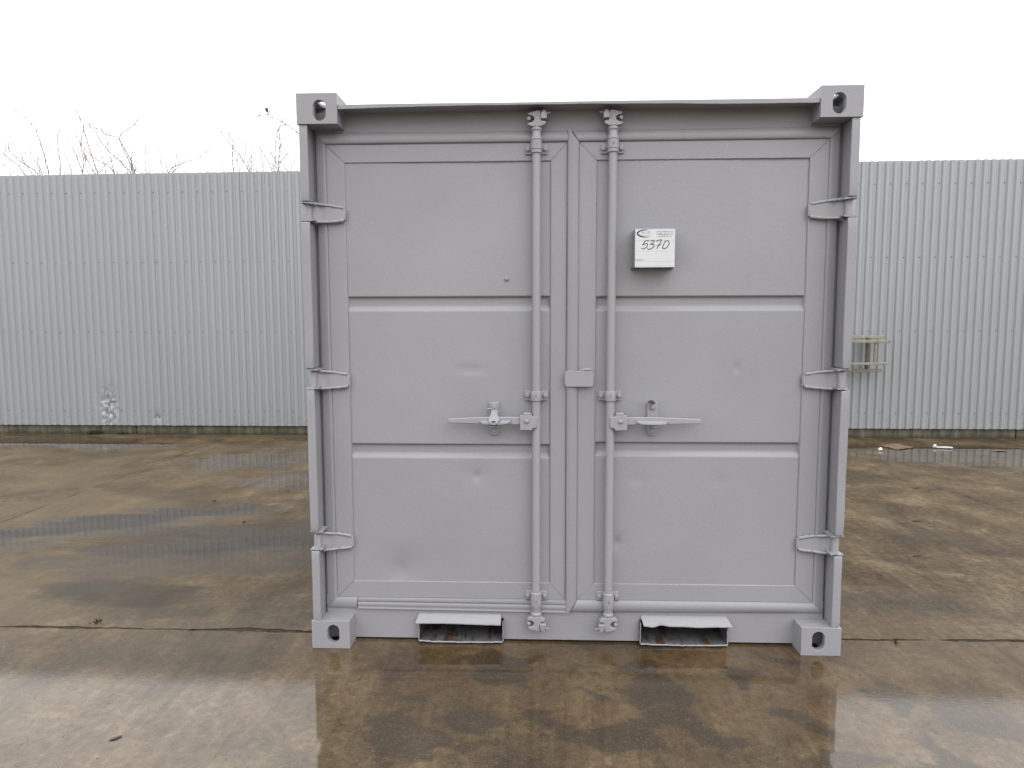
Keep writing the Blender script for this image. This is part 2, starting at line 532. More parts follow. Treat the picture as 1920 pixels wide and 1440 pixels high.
# ------------------------------------------------------------------ corrugated wall behind
WANG = math.radians(-.494)
WP = Vector((-6.8415, 5.4388, 0))
wall = empty('corrugated_wall', WP, WANG)
tag(wall, 'long light grey corrugated steel wall on a damp concrete plinth behind the container', 'wall')
PITCHW = .0895
PROF = [(0, 0), (.030, 0), (.0430, -.018), (.0765, -.018)]           # local (along, out); minus = towards the camera
def top_z(u):
    return 3.138+.0036*u
def dent(u, z):
    """pushed-in and crumpled places"""
    o = 0.
    for (cu, cz, su, sz, d) in ((1.42, .34, .10, .20, .017), (2.03, .215, .04, .045, .013)):
        q = math.exp(-((u-cu)/su)**2-((z-cz)/sz)**2)
        o += d*q+q*.024*nz(u*34, z*26, cu)
    return o
screws = MB()
UM = -2.2
for k in range(16):
    u0 = UM+k*12*PITCHW
    mb = MB()
    us = []
    for i in range(12):
        us += [(u0+i*PITCHW+a, b) for a, b in PROF]
    us.append((u0+12*PITCHW-.001, 0))
    dented = u0 < 2.1 and u0+12*PITCHW > 1.3
    if dented:                                                        # finer across, so the crumple shows
        f = []
        for (a, b), (a2, b2) in zip(us, us[1:]):
            f += [(a+(a2-a)*t, b+(b2-b)*t) for t in (0, .34, .67)]
        us = f+[us[-1]]
        zs = [.118+i*.016 for i in range(45)]+[1.2, 2.2, None]
    else:
        zs = [.118, 1.2, 2.2, None]
    lean = .004*nz(k*3.7)
    n = len(us)
    jog = .005*nz(k*1.9, 4.)
    for back in (0, 1):
        vs = []
        for z in zs:
            for a, b in us:
                zz = top_z(a)+jog+.004*nz(a*7, 2.) if z is None else (z+.003*nz(a*6, 8.) if z == .118 else z)
                vs.append((a, b*(1-min(.85, 22*max(0, dent(a, zz)))) + dent(a, zz)+lean*(zz/3)+.0012*back, zz))
        mb.add(vs, [(j*n+i, j*n+i+1, (j+1)*n+i+1, (j+1)*n+i) for j in range(len(zs)-1) for i in range(n-1)])
    nv = n*len(zs)
    for j in (0, len(zs)-1):
        for i in range(n-1):
            a = j*n+i
            mb.f.append((a, a+1, a+1+nv, a+nv))
    mb.build('cladding_sheet', M['cladding'], wall, smooth=25, recalc=False)
    for i in range(0, 12, 2):
        for z in (2.925, 2.10, 1.262, .298):
            u = u0+i*PITCHW+.0135
            screws.lathe([(.0060, 0), (.0060, -.003), (.0033, -.005)], (u+.001*nz(u*9, z), -.0003, z+.004*nz(u*5, z)), 'y', 6)
so = screws.build('screw_heads', M['screw'], wall, smooth=0)
so['kind'] = 'stuff'
ends = [UM-.02, 1.735, 4.25, 6.85, 9.45, 12.27, 15.1]
for a, b in zip(ends, ends[1:]):
    mb = MB()
    nn = int((b-a)/.06)
    mb.add([(a+.006+(b-a-.012)*i/nn, .026+.004*nz((a+i*.06)*4, zz*20), zz) for zz in (-.05, .03, .08, .125, .16) for i in range(nn+1)],
           [(j*(nn+1)+i, j*(nn+1)+i+1, (j+1)*(nn+1)+i+1, (j+1)*(nn+1)+i) for j in range(4) for i in range(nn)])
    mb.box(a+.006, b-.006, .034, .18, -.05, .16)
    mb.build('plinth_block', M['plinth'], wall, smooth=20)
mb = MB()
for z in (.30, 1.262, 2.10, 2.925):
    mb.box(UM+.02, 15, .03, .08, max(.17, z-.04), z+.04)
for i in range(8):
    mb.box(UM+.3+i*2.3, UM+.42+i*2.3, .082, .2, 0.17, 3.0)
mb.build('wall_frame', M['steel'], wall, smooth=0)

# ------------------------------------------------------------------ the container
box = empty('storage_container')
tag(box, 'grey painted steel storage container with closed double doors standing on wet concrete', 'container')
P, HW, GK = M['paint'], M['hard'], M['gasket']
H, D = 2.272, 2.43

def stadium(th, hw, hh):
    """radius of an upright stadium hw x hh (half sizes) in direction th"""
    c, s = abs(math.cos(th)), abs(math.sin(th))
    if hh >= hw:
        if c > 1e-6 and hw*s/c <= hh-hw:
            return hw/c
        k = hh-hw
        return k*s+math.sqrt(max(0, hw*hw-k*k*c*c))
    if s > 1e-6 and hh*c/s <= hw-hh:
        return hh/s
    k = hw-hh
    return k*c+math.sqrt(max(0, hh*hh-k*k*s*s))

def holed_plate(mb, a0, a1, b0, b1, ca, cb, hw, hh, fn, t0, t1):
    """rectangular plate a x b with a slot; fn(a, b, t) gives the point"""
    ths = set(2*math.pi*k/40 for k in range(40))
    for a, b in ((a0, b0), (a0, b1), (a1, b0), (a1, b1)):
        ths.add(math.atan2(b-cb, a-ca) % (2*math.pi))
    ths = sorted(ths)
    n = len(ths)
    hole, rim = [], []
    for th in ths:
        c, s = math.cos(th), math.sin(th)
        r = stadium(th, hw, hh)
        hole.append((ca+r*c, cb+r*s))
        q = min((((a1 if c > 0 else a0)-ca)/c) if abs(c) > 1e-9 else 1e9, (((b1 if s > 0 else b0)-cb)/s) if abs(s) > 1e-9 else 1e9)
        rim.append((ca+q*c, cb+q*s))
    vs = [fn(a, b, t) for t in (t0, t1) for ring in (hole, rim) for a, b in ring]
    fs = []
    for i in range(n):
        j = (i+1) % n
        fs += [(i, j, n+j, n+i), (2*n+i, 3*n+i, 3*n+j, 2*n+j), (i, 2*n+i, 2*n+j, j), (n+i, n+j, 3*n+j, 3*n+i)]
    mb.add(vs, fs)

CW, CH, CD = .162, .118, .178
def casting(sx, top, rear):
    """hollow corner fitting with slots in its end, outer side and top or bottom"""
    mb = MB()
    z0 = H-CH if top else 0.
    def Y(t):
        return D-t if rear else t
    def X(a):                                     # a measured from the outer side inwards
        return sx*(1.1-a)
    T = .028
    sc = z0+(CH-.066 if top else .062)
    holed_plate(mb, 0, CW, z0, z0+CH, .092, sc, .0255, .040, lambda a, b, t: (X(a), Y(t), b), 0, T)
    holed_plate(mb, T, CD, z0, z0+CH, .100, sc, .020, .030, lambda a, b, t: (X(t), Y(a), b), 0, T)
    TT = .012
    zt0, zt1 = (z0+CH-TT, z0+CH) if top else (z0, z0+TT)
    holed_plate(mb, T, CW, T, CD, .092, .098, .0315, .064, lambda a, b, t: (X(a), Y(b), t), zt0, zt1)
    zo0, zo1 = (z0, z0+.012) if top else (z0+CH-.012, z0+CH)
    zi0, zi1 = (zo1, zt0) if top else (zt1, zo0)
    for (a0, a1, b0, b1, c0, c1) in ((T, CW, T, CD, zo0, zo1), (CW-.012, CW, T, CD-.012, zi0, zi1), (T, CW, CD-.012, CD, zi0, zi1)):
        xs = sorted((X(a0), X(a1)))
        ys = sorted((Y(b0), Y(b1)))
        mb.box(xs[0], xs[1], ys[0], ys[1], c0, c1)
    return mb.build('corner_casting', P, box, bevel=.0035)
for sx in (-1, 1):
    for top in (0, 1):
        for rear in (0, 1):
            casting(sx, top, rear)

# --- corner posts: a deep front flange cut away at the three hinges
CUTS = ((1.857, 1.775), (1.186, 1.095), (.505, .417))
SEGS = ((H-CH, CUTS[0][0]), (CUTS[0][1], CUTS[1][0]), (CUTS[1][1], CUTS[2][0]), (CUTS[2][1], CH))
for sx in (-1, 1):
    mb = MB()
    mb.box(*sorted((sx*1.094, sx*1.062)), .108, .168, CH, H-CH)
    post = mb.build('corner_post', P, box, bevel=.002)
    for k, (zt, zb) in enumerate(SEGS):
        mb = MB()
        n = 26
        rows = []
        for i in range(n+1):
            z = zt+(zb-zt)*i/n
            e = min(zt-z, z-zb)
            bend = .006*math.exp(-e/.05)*(1 if (k+i*2 > n and k in (1, 2)) or k == 2 else .3)+.0022*nz(z*4, k, sx)
            wv = .0016*nz(z*5, k+3., sx*2)
            yo = .003+.002*nz(z*3.3, k, sx+5)+.004*math.exp(-e/.02)
            xo, xi = sx*(1.094+wv), sx*(1.060+bend*.5)
            rows.append([(xo, yo, z), (xi, yo, z), (xi, yo+.009, z), (sx*1.067, yo+.009, z), (sx*1.0665, .106, z), (xo, .106, z)])
        vs = [p for r in rows for p in r]
        fs = [(i*6+j, i*6+(j+1) % 6, (i+1)*6+(j+1) % 6, (i+1)*6+j) for i in range(n) for j in range(6)]
        fs += [(0, 1, 2, 3), (0, 3, 4, 5), (n*6+3, n*6+2, n*6+1, n*6), (n*6+5, n*6+4, n*6+3, n*6)]
        mb.add(vs, fs)
        mb.build('post_flange', P, post, bevel=.003)
        for z, sgn in ((zt, -1), (zb, 1)):                            # bent lugs that carry the hinge pins
            if z in (H-CH, CH):
                continue
            lug = MB()
            n2 = 10
            up_ = .004 if sgn < 0 else -.002
            def fn(a, b):
                x = sx*(1.099-a*.052)
                y = .012+b*.075
                return (x, y, z+up_+sgn*(-.0015)+.004*nz(a*3+z*9, b*2, sx)-.004*a*a*sgn)
            lug.grid(fn, n2, 6)
            top_vs = list(lug.v)
            lug2 = MB()
            nv = len(top_vs)
            lug2.add([(x, y, q+.003) for x, y, q in top_vs]+[(x, y, q-.003) for x, y, q in top_vs], [f for f in lug.f]+[tuple(i+nv for i in reversed(f)) for f in lug.f])
            w1 = n2+1
            ring = [i for i in range(w1)]+[j*w1+n2 for j in range(1, 7)]+[6*w1+i for i in range(n2-1, -1, -1)]+[j*w1 for j in range(5, 0, -1)]
            lug2.f += [(ring[i], ring[(i+1) % len(ring)], ring[(i+1) % len(ring)]+nv, ring[i]+nv) for i in range(len(ring))]
            lug2.build('hinge_lug', P, post, smooth=50)

# --- header with its bent lip, sill, side walls, roof, back
mb = MB()
mb.box(-1.058, 1.058, .098, .16, 2.085, 2.222)
head = mb.build('header', P, box, bevel=.001)
def lip_low(x):
    t = (x+.938)/1.876
    return 2.2095+.0085*math.sin(math.pi*min(1, t*1.25))**.7*(1 if t < .8 else max(0, (1-t)/.2)**.5)+.0012*nz(x*9)+.0006*nz(x*40)
mb = MB()
n = 120
vs = []
for i in range(n+1):
    x = -.9365+1.873*i/n
    zl, zt = lip_low(x), 2.2285+.0012*nz(x*2.3, 3.)
    y0 = .006+.003*nz(x*2.1, 8.)
    vs += [(x, y0, zl), (x, y0, zt), (x, .17, zt+.004), (x, .17, 2.221), (x, y0+.007, zl+.001), (x, y0+.010, 2.2215)]
def strip(mb, vs, n, order):
    k = 6
    fs = []
    for i in range(n):
        for a, b in zip(order, order[1:]+order[:1]):
            fs.append((i*k+a, i*k+b, (i+1)*k+b, (i+1)*k+a))
    fs += [tuple(order), tuple(n*k+a for a in reversed(order))]
    mb.add(vs, fs)
strip(mb, vs, n, [0, 1, 2, 3, 5, 4])
mb.build('header_lip', P, box, bevel=.0015, smooth=40)

PK = ((-.654, -.296), (.291, .654))
mb = MB()
SB = .010
for a, b in ((-1.058, PK[0][0]-.004), (PK[0][1]+.004, PK[1][0]-.004), (PK[1][1]+.004, 1.058)):
    mb.box(a, b, .088, .16, SB, .1045)
mb.box(-1.058, 1.058, .088, .16, .1045, .20)
mb.build('sill', P, box)

def corr_side(sx):
    mb = MB()
    prof = []
    y = .17
    while y < D-.18:
        for dy, dx in ((0, 0), (.07, 0), (.09, .03), (.16, .03)):
            prof.append((y+dy, dx))
        y += .18
    prof = [q for q in prof if q[0] < D-.17]+[(D-.17, 0)]
    vs = [(sx*(1.085-dx-o), yy, z) for o in (0, .002) for z in (.12, 2.20) for yy, dx in prof]
    n = len(prof)
    fs = []
    for o in (0, 2*n):
        fs += [(o+i, o+i+1, o+n+i+1, o+n+i) for i in range(n-1)]
    mb.add(vs, fs)
    mb.build('side_wall', P, box, smooth=0, recalc=False)
    mb = MB()
    mb.box(*sorted((sx*1.094, sx*1.04)), CD+.001, D-CD-.001, 2.19, 2.245)
    mb.build('top_rail', P, box, bevel=.004)
    mb = MB()
    mb.box(*sorted((sx*1.094, sx*1.04)), CD+.001, D-CD-.001, SB, .13)
    mb.build('bottom_rail', P, box, bevel=.004)
    mb = MB()
    mb.box(*sorted((sx*1.094, sx*1.03)), D-.1, D-.004, CH, H-CH)
    mb.build('corner_post', P, box, bevel=.004)
for sx in (-1, 1):
    corr_side(sx)
mb = MB()
mb.grid(lambda a, b: (-1.038+2.076*a, .172+(D-.2)*b, 2.232+.006*math.sin(math.pi*a)*math.sin(math.pi*b)+.003*nz(a*5, b*5)), 24, 24)
mb.grid(lambda a, b: (-1.038+2.076*a, .172+(D-.2)*b, 2.229+.006*math.sin(math.pi*a)*math.sin(math.pi*b)+.003*nz(a*5, b*5)), 24, 24)
mb.build('roof', P, box, recalc=False)
mb = MB()
mb.box(-1.03, 1.03, D-.05, D-.03, .012, 2.225)
mb.build('back_wall', P, box)
mb = MB()
mb.box(-1.038, 1.038, .165, D-.06, .115, .15)
mb.build('floor_deck', M['steel'], box)

# --- doors: dished panel with two pressed grooves, mitred frame, rubber seal
def groove(z, zt):
    q = zt-z
    if q < 0 or q > .064:
        return 0.
    if q < .009:
        t = q/.009
        return .0145*t*t*(3-2*t)
    if q < .040:
        return .0145
    t = (q-.040)/.024
    return .0145*(1-t*t*(3-2*t))
def zlines(zb, zt, tops):
    zs = [zb+(zt-zb)*i/110 for i in range(111)]
    for t in tops:
        zs = [z for z in zs if not (t-.068 < z < t+.004)]
        zs += [t+.003, t, t-.0015, t-.003, t-.0045, t-.006, t-.0075, t-.009, t-.014, t-.025, t-.035, t-.040, t-.044, t-.048, t-.052, t-.056, t-.060, t-.064, t-.067]
    return sorted(zs)
DENTS = {-1: ((-.405, .722, .012, .010, .0045), (-.40, .725, .05, .04, .003), (-.735, .30, .035, .05, .004), (-.72, .33, .10, .08, .004), (-.425, 1.175, .05, .012, .003)),
         1: ((.672, 1.182, .010, .012, .0045), (.19, .44, .010, .012, .005), (.19, .44, .04, .04, .003), (.27, .715, .03, .02, .002), (.44, 1.60, .06, .05, .002), (.62, .70, .03, .03, .0015))}
def make_door(s):
    if s < 0:
        xo0, xo1, xi0, xi1 = -1.012, -.029, -.938, -.094
    else:
        xo0, xo1, xi0, xi1 = .020, 1.012, .091, .938
    zo0, zo1, zi0, zi1 = .190, 2.094, .262, 2.022
    tops = (1.481, .862) if s < 0 else (1.479, .873)
    zs = zlines(zi0-.004, zi1+.004, tops)
    nx = 100
    xs = [xi0-.005+(xi1-xi0+.010)*i/nx for i in range(nx+1)]
    x_in0, x_in1 = xi0, xi1
    # close grooves short of the frame with a steep little end
    xs = sorted(xs+[x_in0+q for q in (.0015, .003, .0045, .006)]+[x_in1-q for q in (.0015, .003, .0045, .006)])
    def py(x, z):
        e = min(x-x_in0, x_in1-x)
        w = min(1, max(0, (e-.001)/.006))
        g_ = max(groove(z, t) for t in tops)*w
        y = .0925+g_
        y += .0030*nz(x*1.7, z*1.5, s*3.)+.0016*nz(x*4, z*4.4, s*5.)
        for cx, cz, sx_, sz_, d in DENTS[s]:
            y += 1.5*d*math.exp(-((x-cx)/sx_)**2-((z-cz)/sz_)**2)
        return y
    mb = MB()
    n = len(xs)
    mb.add([(x, py(x, z), z) for z in zs for x in xs], [(j*n+i, j*n+i+1, (j+1)*n+i+1, (j+1)*n+i) for j in range(len(zs)-1) for i in range(n-1)])
    door = mb.build('door', P, box, smooth=60)
    yf = .0865
    def rail(name, poly):
        MB().prism(poly, yf, .13).build(name, P, door, bevel=.0022)
    e = .0006
    rail('frame_rail', [(xo0+e, zo1), (xo1-e, zo1), (xi1-e, zi1), (xi0+e, zi1)])
    rail('frame_rail', [(xo0+e, zo0), (xi0+e, zi0), (xi1-e, zi0), (xo1-e, zo0)])
    rail('frame_stile', [(xo0, zo1-e), (xi0, zi1-e), (xi0, zi0+e), (xo0, zo0+e)])
    rail('frame_stile', [(xo1, zo1-e), (xo1, zo0+e), (xi1, zi0+e), (xi1, zi1-e)])
    mb = MB()
    yb = .0895
    bead(mb, (xi0-.001, yb, zi0), (xi0-.001, yb, zi1), .0022, .008, .0016, s+1)
    bead(mb, (xi1+.001, yb, zi0), (xi1+.001, yb, zi1), .0018, .008, .0012, s+2)
    bead(mb, (xi0, yb, zi1+.001), (xi1, yb, zi1+.001), .0022, .008, .0014, s+3)
    bead(mb, (xi0, yb, zi0-.001), (xi1, yb, zi0-.001), .0026, .008, .0012, s+4)
    for (a, b) in (((xo0, zo1), (xi0, zi1)), ((xo1, zo1), (xi1, zi1)), ((xo0, zo0), (xi0, zi0)), ((xo1, zo0), (xi1, zi0))):
        bead(mb, (a[0], yf+.0005, a[1]), (b[0], yf+.0005, b[1]), .0012, .006, .0006, s+a[0])
    mb.build('weld_bead', P, door, smooth=60)
    def prof(t, kind):
        if kind == 'bulge':
            return max(0, math.sin(math.pi*min(1, .06+t*.94)))**.6
        if kind == 'flat':
            return (1 if .08 < t < .9 else .55)*(.82+.18*math.sin(math.pi*t))
        return .55+.45*abs(math.sin(math.pi*2.5*t+.3))**.5
    def seal(ia, ib, oa, ob, h, kind, seed, y_in=.0865, y_out=.097, n=90, mm=14):
        mb = MB()
        def fn(a, b):
            i = (ia[0]+(ib[0]-ia[0])*a, ia[1]+(ib[1]-ia[1])*a)
            o = (oa[0]+(ob[0]-oa[0])*a, oa[1]+(ob[1]-oa[1])*a)
            L = math.hypot(ib[0]-ia[0], ib[1]-ia[1])*a
            w = .0016*nz(L*4, seed)+.0007*nz(L*17, seed)
            b2 = b*(1+w*9)
            y = y_in+(y_out-y_in)*b-h*prof(b, kind)*(1+.14*nz(L*3.1, seed+2))
            if b == 0:
                y = y_in+.004
            if b == 1:
                y = y_out+.004
            return (i[0]+(o[0]-i[0])*b2, y, i[1]+(o[1]-i[1])*b2)
        mb.grid(fn, n, mm)
        return mb.build('rubber_seal', GK, door, smooth=60)
    ox = 1.0585
    if s < 0:
        seal((xo0, zo0), (xo0, zo1), (-ox-.004, .141), (-ox, 2.146), .008, 'flat', 1.)
        seal((xo0, zo1), (-.024, zo1), (-ox, 2.146), (-.024, 2.1425), .0135, 'bulge', 2.)
        seal((xo0, zo0), (-.925, zo0), (-ox-.004, .141), (-.925, .137), .010, 'bulge', 3., y_out=.087, n=10)
        seal((-.922, zo0-.001), (-.026, zo0-.003), (-.922, .139), (-.024, .131), .010, 'rib', 4., y_out=.087)
    else:
        seal((xo1, zo0), (xo1, zo1), (ox+.004, .144), (ox, 2.146), .008, 'flat', 5.)
        seal((.020, zo1), (xo1, zo1), (-.012, 2.1425), (ox, 2.146), .0135, 'bulge', 6.)
        seal((.022, zo0), (xo1, zo0), (-.012, .133), (ox+.004, .144), .0145, 'bulge', 7., y_out=.087)
        # meeting strip down the middle with pointed ends
        mb = MB()
        def fn(a, b):
            x = -.0285+.0495*b
            lo = .130+(.060*(b-.18)/.82 if b > .18 else .012*(.18-b)/.18)
            hi = 2.143-(.052*(b-.1)/.9 if b > .1 else .006*(.1-b)/.1)
            z = lo+(hi-lo)*a
            q = .0018*nz(z*2.2, 11.)
            y = .0865-.0135*max(0, math.sin(math.pi*(.10+.86*b)))**.5-.0015*(1 if b < .62 else 0)
            if b in (0, 1):
                y = .090
            return (x+q, y, z)
        mb.grid(fn, 120, 16)
        mb.build('meeting_strip', GK, door, smooth=60)
    return door
doors = {s: make_door(s) for s in (-1, 1)}

# --- hinges
HZ = {-1: (1.818, 1.135, .444), 1: (1.818, 1.136, .452)}
for s in (-1, 1):
    for k, zc in enumerate(HZ[s]):
        hh0, hh1 = .037, .0265
        mb = MB()
        n = 18
        def yfr(x):
            a = 1.064-abs(x)
            return .050+.023*min(1, max(0, a/.03))**.7-.003*math.sin(math.pi*min(1, a/.13))
        rows = []
        for i in range(n+1):
            a = i/n
            x = s*(1.064-.128*a)
            tip = 1-.22*max(0, (a-.9)/.1)**2
            h = (hh0+(hh1-hh0)*a)*tip
            zz = zc-.004*a
            rows.append((x, yfr(x), zz-h, zz+h))
        vs = []
        for x, y, za, zb in rows:
            vs += [(x, y, za), (x, y, zb), (x, .0875, zb), (x, .0875, za)]
        fs = [(i*4+j, i*4+(j+1) % 4, (i+1)*4+(j+1) % 4, (i+1)*4+j) for i in range(n) for j in range(4)]+[(0, 1, 2, 3), (n*4+3, n*4+2, n*4+1, n*4)]
        mb.add(vs, fs)
        hinge = mb.build('hinge', HW, box, bevel=.003)
        kn = MB()
        kn.prism([(s*1.0915, zc-.0385), (s*1.0915, zc+.0385), (s*1.061, zc+.0385), (s*1.061, zc-.0385)], .030, .100)
        kn.build('knuckle', HW, hinge, bevel=.010, seg=3)
        wb = MB()
        for sg in (-1, 1):
            bead(wb, (s*1.058, .055, zc+sg*hh0), (s*1.00, .0715, zc-.002+sg*(hh0-.004)), .0056, .006, .0016, zc+sg)
            bead(wb, (s*1.00, .0715, zc-.002+sg*(hh0-.004)), (s*.942, .0745, zc-.004+sg*hh1*.95), .0066, .006, .0022, zc+sg+3)
        bead(wb, (s*.937, .079, zc-.004-hh1*.8), (s*.937, .079, zc-.004+hh1*.8), .0050, .006, .002, zc+8)
        wb.build('weld_bead', HW, hinge, smooth=70)

# --- locking bars
def hexbolt(x, y, z, r=.0085, h=.007):
    mb = MB()
    mb.lathe([(r, 0), (r, -h*.7), (r*.8, -h)], (x, y, z), 'y', 6)
    mb.lathe([(r*1.35, .0), (r*1.35, -.002)], (x, y, z), 'y', 14)
    return mb

def text_mesh(body, size, x, y, z, name, mat, parent, align='LEFT', xs=1., bold=0.):
    cu = bpy.data.curves.new('text', 'FONT')
    cu.body = body
    cu.size = size
    cu.align_x = align
    cu.offset = bold
    cu.resolution_u = 3
    o = bpy.data.objects.new('text', cu)
    COL.objects.link(o)
    dg = bpy.context.evaluated_depsgraph_get()
    me = bpy.data.meshes.new_from_object(o.evaluated_get(dg))
    bpy.data.objects.remove(o)
    bpy.data.curves.remove(cu)
    for v in me.vertices:
        a, b = v.co.x*xs, v.co.y
        v.co = (x+a, y, z+b)
    me.materials.clear()
    me.materials.append(mat)
    me.name = name
    r = bpy.data.objects.new(name, me)
    COL.objects.link(r)
    r.parent = parent
    return r

for s in (-1, 1):
    X0 = .1525*s
    YR = .060
    mb = MB()
    mb.lathe([(.0172, .135), (.0172, 2.14)], (X0, YR, 0), 'z', 24)
    bar = mb.build('locking_bar', HW, box)
    for top in (1, 0):
        def zz(h):                                   # measured from the guide's middle, outwards = towards the cam
            return (2.077+h) if top else (.198-h)
        mb = MB()
        pr = [(.0180, -.034), (.0225, -.031), (.0225, -.020), (.0205, -.0185), (.0232, -.017), (.0232, .017), (.0205, .0185), (.0226, .020), (.0226, .028), (.0185, .036), (.0185, .052), (.0222, .057), (.0222, .064), (.019, .068)]
        mb.lathe([(r, zz(h)) for r, h in pr], (X0, YR, 0), 'z', 24)
        mb.build('guide_collar', HW, bar, smooth=28)
        mb = MB()
        fz0, fz1 = sorted((zz(-.032), zz(.008)))
        mb.box(X0-.046, X0+.046, .079, .0865, fz0, fz1)
        mb.box(X0-.021, X0+.021, .062, .079, fz0, fz1)
        mb.build('guide_bracket', HW, bar, bevel=.003)
        for q in (-1, 1):
            hexbolt(X0+q*.035, .079, (fz0+fz1)/2, .0095, .009).build('bolt', HW, bar, bevel=.0015)
        # cam: forked head that hooks round the keeper
        a = 1 if top else -1
        zc = zz(.068)
        def pz(h):
            return zc+a*h*.93
        poly = [(-.019, 0), (-.037, .008), (-.036, .014), (-.018, .019), (-.009, .026), (-.008, .035), (-.015, .043), (-.034, .049), (-.032, .056), (.002, .066), (.016, .064), (.017, .040), (.020, .024), (.036, .021), (.038, .012), (.019, 0)]
        mb = MB().prism([(X0-s*(-1)*(-px)*1 if False else X0+px*(-s), pz(h)) for px, h in poly], .040, .066)
        mb.build('cam', HW, bar, bevel=.0022)
        mb = MB()
        kx = X0-s*.029
        mb.prism([(kx-.012, pz(.030)), (kx+.012, pz(.030)), (kx+.013, pz(.044)), (kx+.007, pz(.066)), (kx-.005, pz(.066)), (kx-.012, pz(.046))], lambda x, z: .026+.016*abs(z-pz(.044))/.03, .088)
        mb.tube([(kx-s*.006, .050, pz(.056)), (kx-s*.026, .054, pz(.060))], .005, 8)
        mb.build('keeper', HW, bar, bevel=.003)
        mb = MB()
        mb.tube([(X0+s*.030, .042, pz(.034)), (X0+s*.031, .090, pz(.033))], [.0078, .0085], 14)
        mb.build('keeper_pin', HW, bar, bevel=.003)
        text_mesh({(-1, 1): '1', (1, 1): '0', (-1, 0): '2', (1, 0): '0'}[(s, top)], .016, X0, YR-.0237, zz(0)-.006, 'stamped_mark', M['screw'], bar, 'CENTER')
    # middle strap
    mb = MB()
    pts = [(-.047, .0865), (-.047, .0795), (-.026, .079), (-.0225, .070), (-.022, .052), (-.015, .041), (0, .0385), (.015, .041), (.022, .052), (.0225, .070), (.026, .079), (.047, .0795), (.047, .0865)]
    vs = [(X0+x, y, z) for z in (1.048, 1.089) for x, y in pts]
    k = len(pts)
    mb.add(vs, [(i, i+1, k+i+1, k+i) for i in range(k-1)]+[tuple(range(k-1, -1, -1)), tuple(range(k, 2*k)), (k-1, 0, k, 2*k-1)])
    mb.build('guide_bracket', HW, bar, bevel=.002, smooth=50)
    for q in (-1, 1):
        hexbolt(X0+q*.0365, .0795, 1.0685, .0095, .010).build('bolt', HW, bar, bevel=.0015)
    text_mesh('1', .017, X0, .0379, 1.062, 'stamped_mark', M['screw'], bar, 'CENTER')

    # handle: hub plate on the bar, lever with a leaf-shaped lug, catch on the door
    def X(a):
        return s*a
    mb = MB()
    mb.prism([(X(.150), .984), (X(.168), .985), (X(.171), .991), (X(.219), .991), (X(.220), .930), (X(.172), .928), (X(.165), .938), (X(.150), .940)], .0335, .062)
    handle = mb.build('door_handle', HW, box, bevel=.002)
    mb = MB()
    mb.prism([(X(.173), .9915), (X(.206), .9915), (X(.205), 1.000), (X(.174), 1.000)], .036, .075)
    mb.build('hub_tab', HW, handle, bevel=.002)
    mb = MB()
    mb.lathe([(.0088, .0335), (.0088, .030), (.007, .0262), (.003, .0245)], (X(.192), 0, .966), 'y', 16)
    mb.build('rivet', HW, handle, smooth=60)
    mb = MB()
    n = 26
    rows = []
    for i in range(n+1):
        t = i/n
        x = .215+.303*t
        hw = .0160-.0005*t if t < .35 else .0158-.0062*((t-.35)/.65)
        zc = .966+.0015*math.sin(t*3)
        j = .0011*nz(t*40, s) if t > .6 else .0004*nz(t*20, s)
        y0, y1 = .044-.006*t+j, .056-.006*t
        rows.append([(X(x), y0, zc-hw+j), (X(x), y0, zc+hw+j), (X(x), y1, zc+hw), (X(x), y1, zc-hw)])
    mb.add([p for r in rows for p in r], [(i*4+j, i*4+(j+1) % 4, (i+1)*4+(j+1) % 4, (i+1)*4+j) for i in range(n) for j in range(4)]+[(0, 1, 2, 3), (n*4+3, n*4+2, n*4+1, n*4)])
    mb.build('lever', HW, handle, bevel=.003)
    mb = MB()
    n = 22
    vs = []
    for i in range(n+1):
        t = i/n
        x = .252+.142*t
        q = math.sin(math.pi*t)**.75
        vs += [(X(x), .043, .968), (X(x), .043-.022*q, .963-.004*q), (X(x), .043-.022*q, .958-.004*q), (X(x), .043, .958)]
    mb.add(vs, [(i*4+j, i*4+(j+1) % 4, (i+1)*4+(j+1) % 4, (i+1)*4+j) for i in range(n) for j in range(4)])
    mb.build('lever_lug', HW, handle, bevel=.0015, smooth=50)
    # catch plate
    mb = MB()
    arc = [(.3285+.0215*math.cos(t), .922+.0215*math.sin(t)) for t in [math.pi+math.pi*i/10 for i in range(11)]]
    poly = [(X(a), z) for a, z in arc]+[(X(.350), 1.040), (X(.307), 1.040)]
    mb.prism(poly, .077, .0925)
    mb.build('catch_plate', HW, handle, bevel=.002)
    for z in (1.022, .9215):
        hexbolt(X(.328), .077, z, .0105, .011).build('bolt', HW, handle, bevel=.0015)
    mb = MB()
    mb.box(*sorted((X(.316), X(.342))), .030, .084, .9425, .9475)
    mb.box(*sorted((X(.317), X(.341))), .076, .084, .930, .9425)
    mb.build('catch_hook', HW, handle, bevel=.0015)
    mb = MB()
    if s < 0:                                        # closed: hangs over the lever lug
        def yk(x, z):
            return .069 if z > 1.005 else (.069-(1.005-z)*1.25 if z > .97 else .014)
        prof = [(.327, 1.037, .013), (.327, 1.005, .013), (.327, .990, .0135), (.327, .982, .020), (.327, .972, .023), (.327, .962, .016), (.327, .953, .009)]
        vs = []
        for xc, z, w in prof:
            y = yk(xc, z)
            vs += [(X(xc-w), y, z), (X(xc+w), y, z), (X(xc+w), y+.005, z), (X(xc-w), y+.005, z)]
        k = len(prof)-1
        mb.add(vs, [(i*4+j, i*4+(j+1) % 4, (i+1)*4+(j+1) % 4, (i+1)*4+j) for i in range(k) for j in range(4)]+[(0, 1, 2, 3), (k*4+3, k*4+2, k*4+1, k*4)])
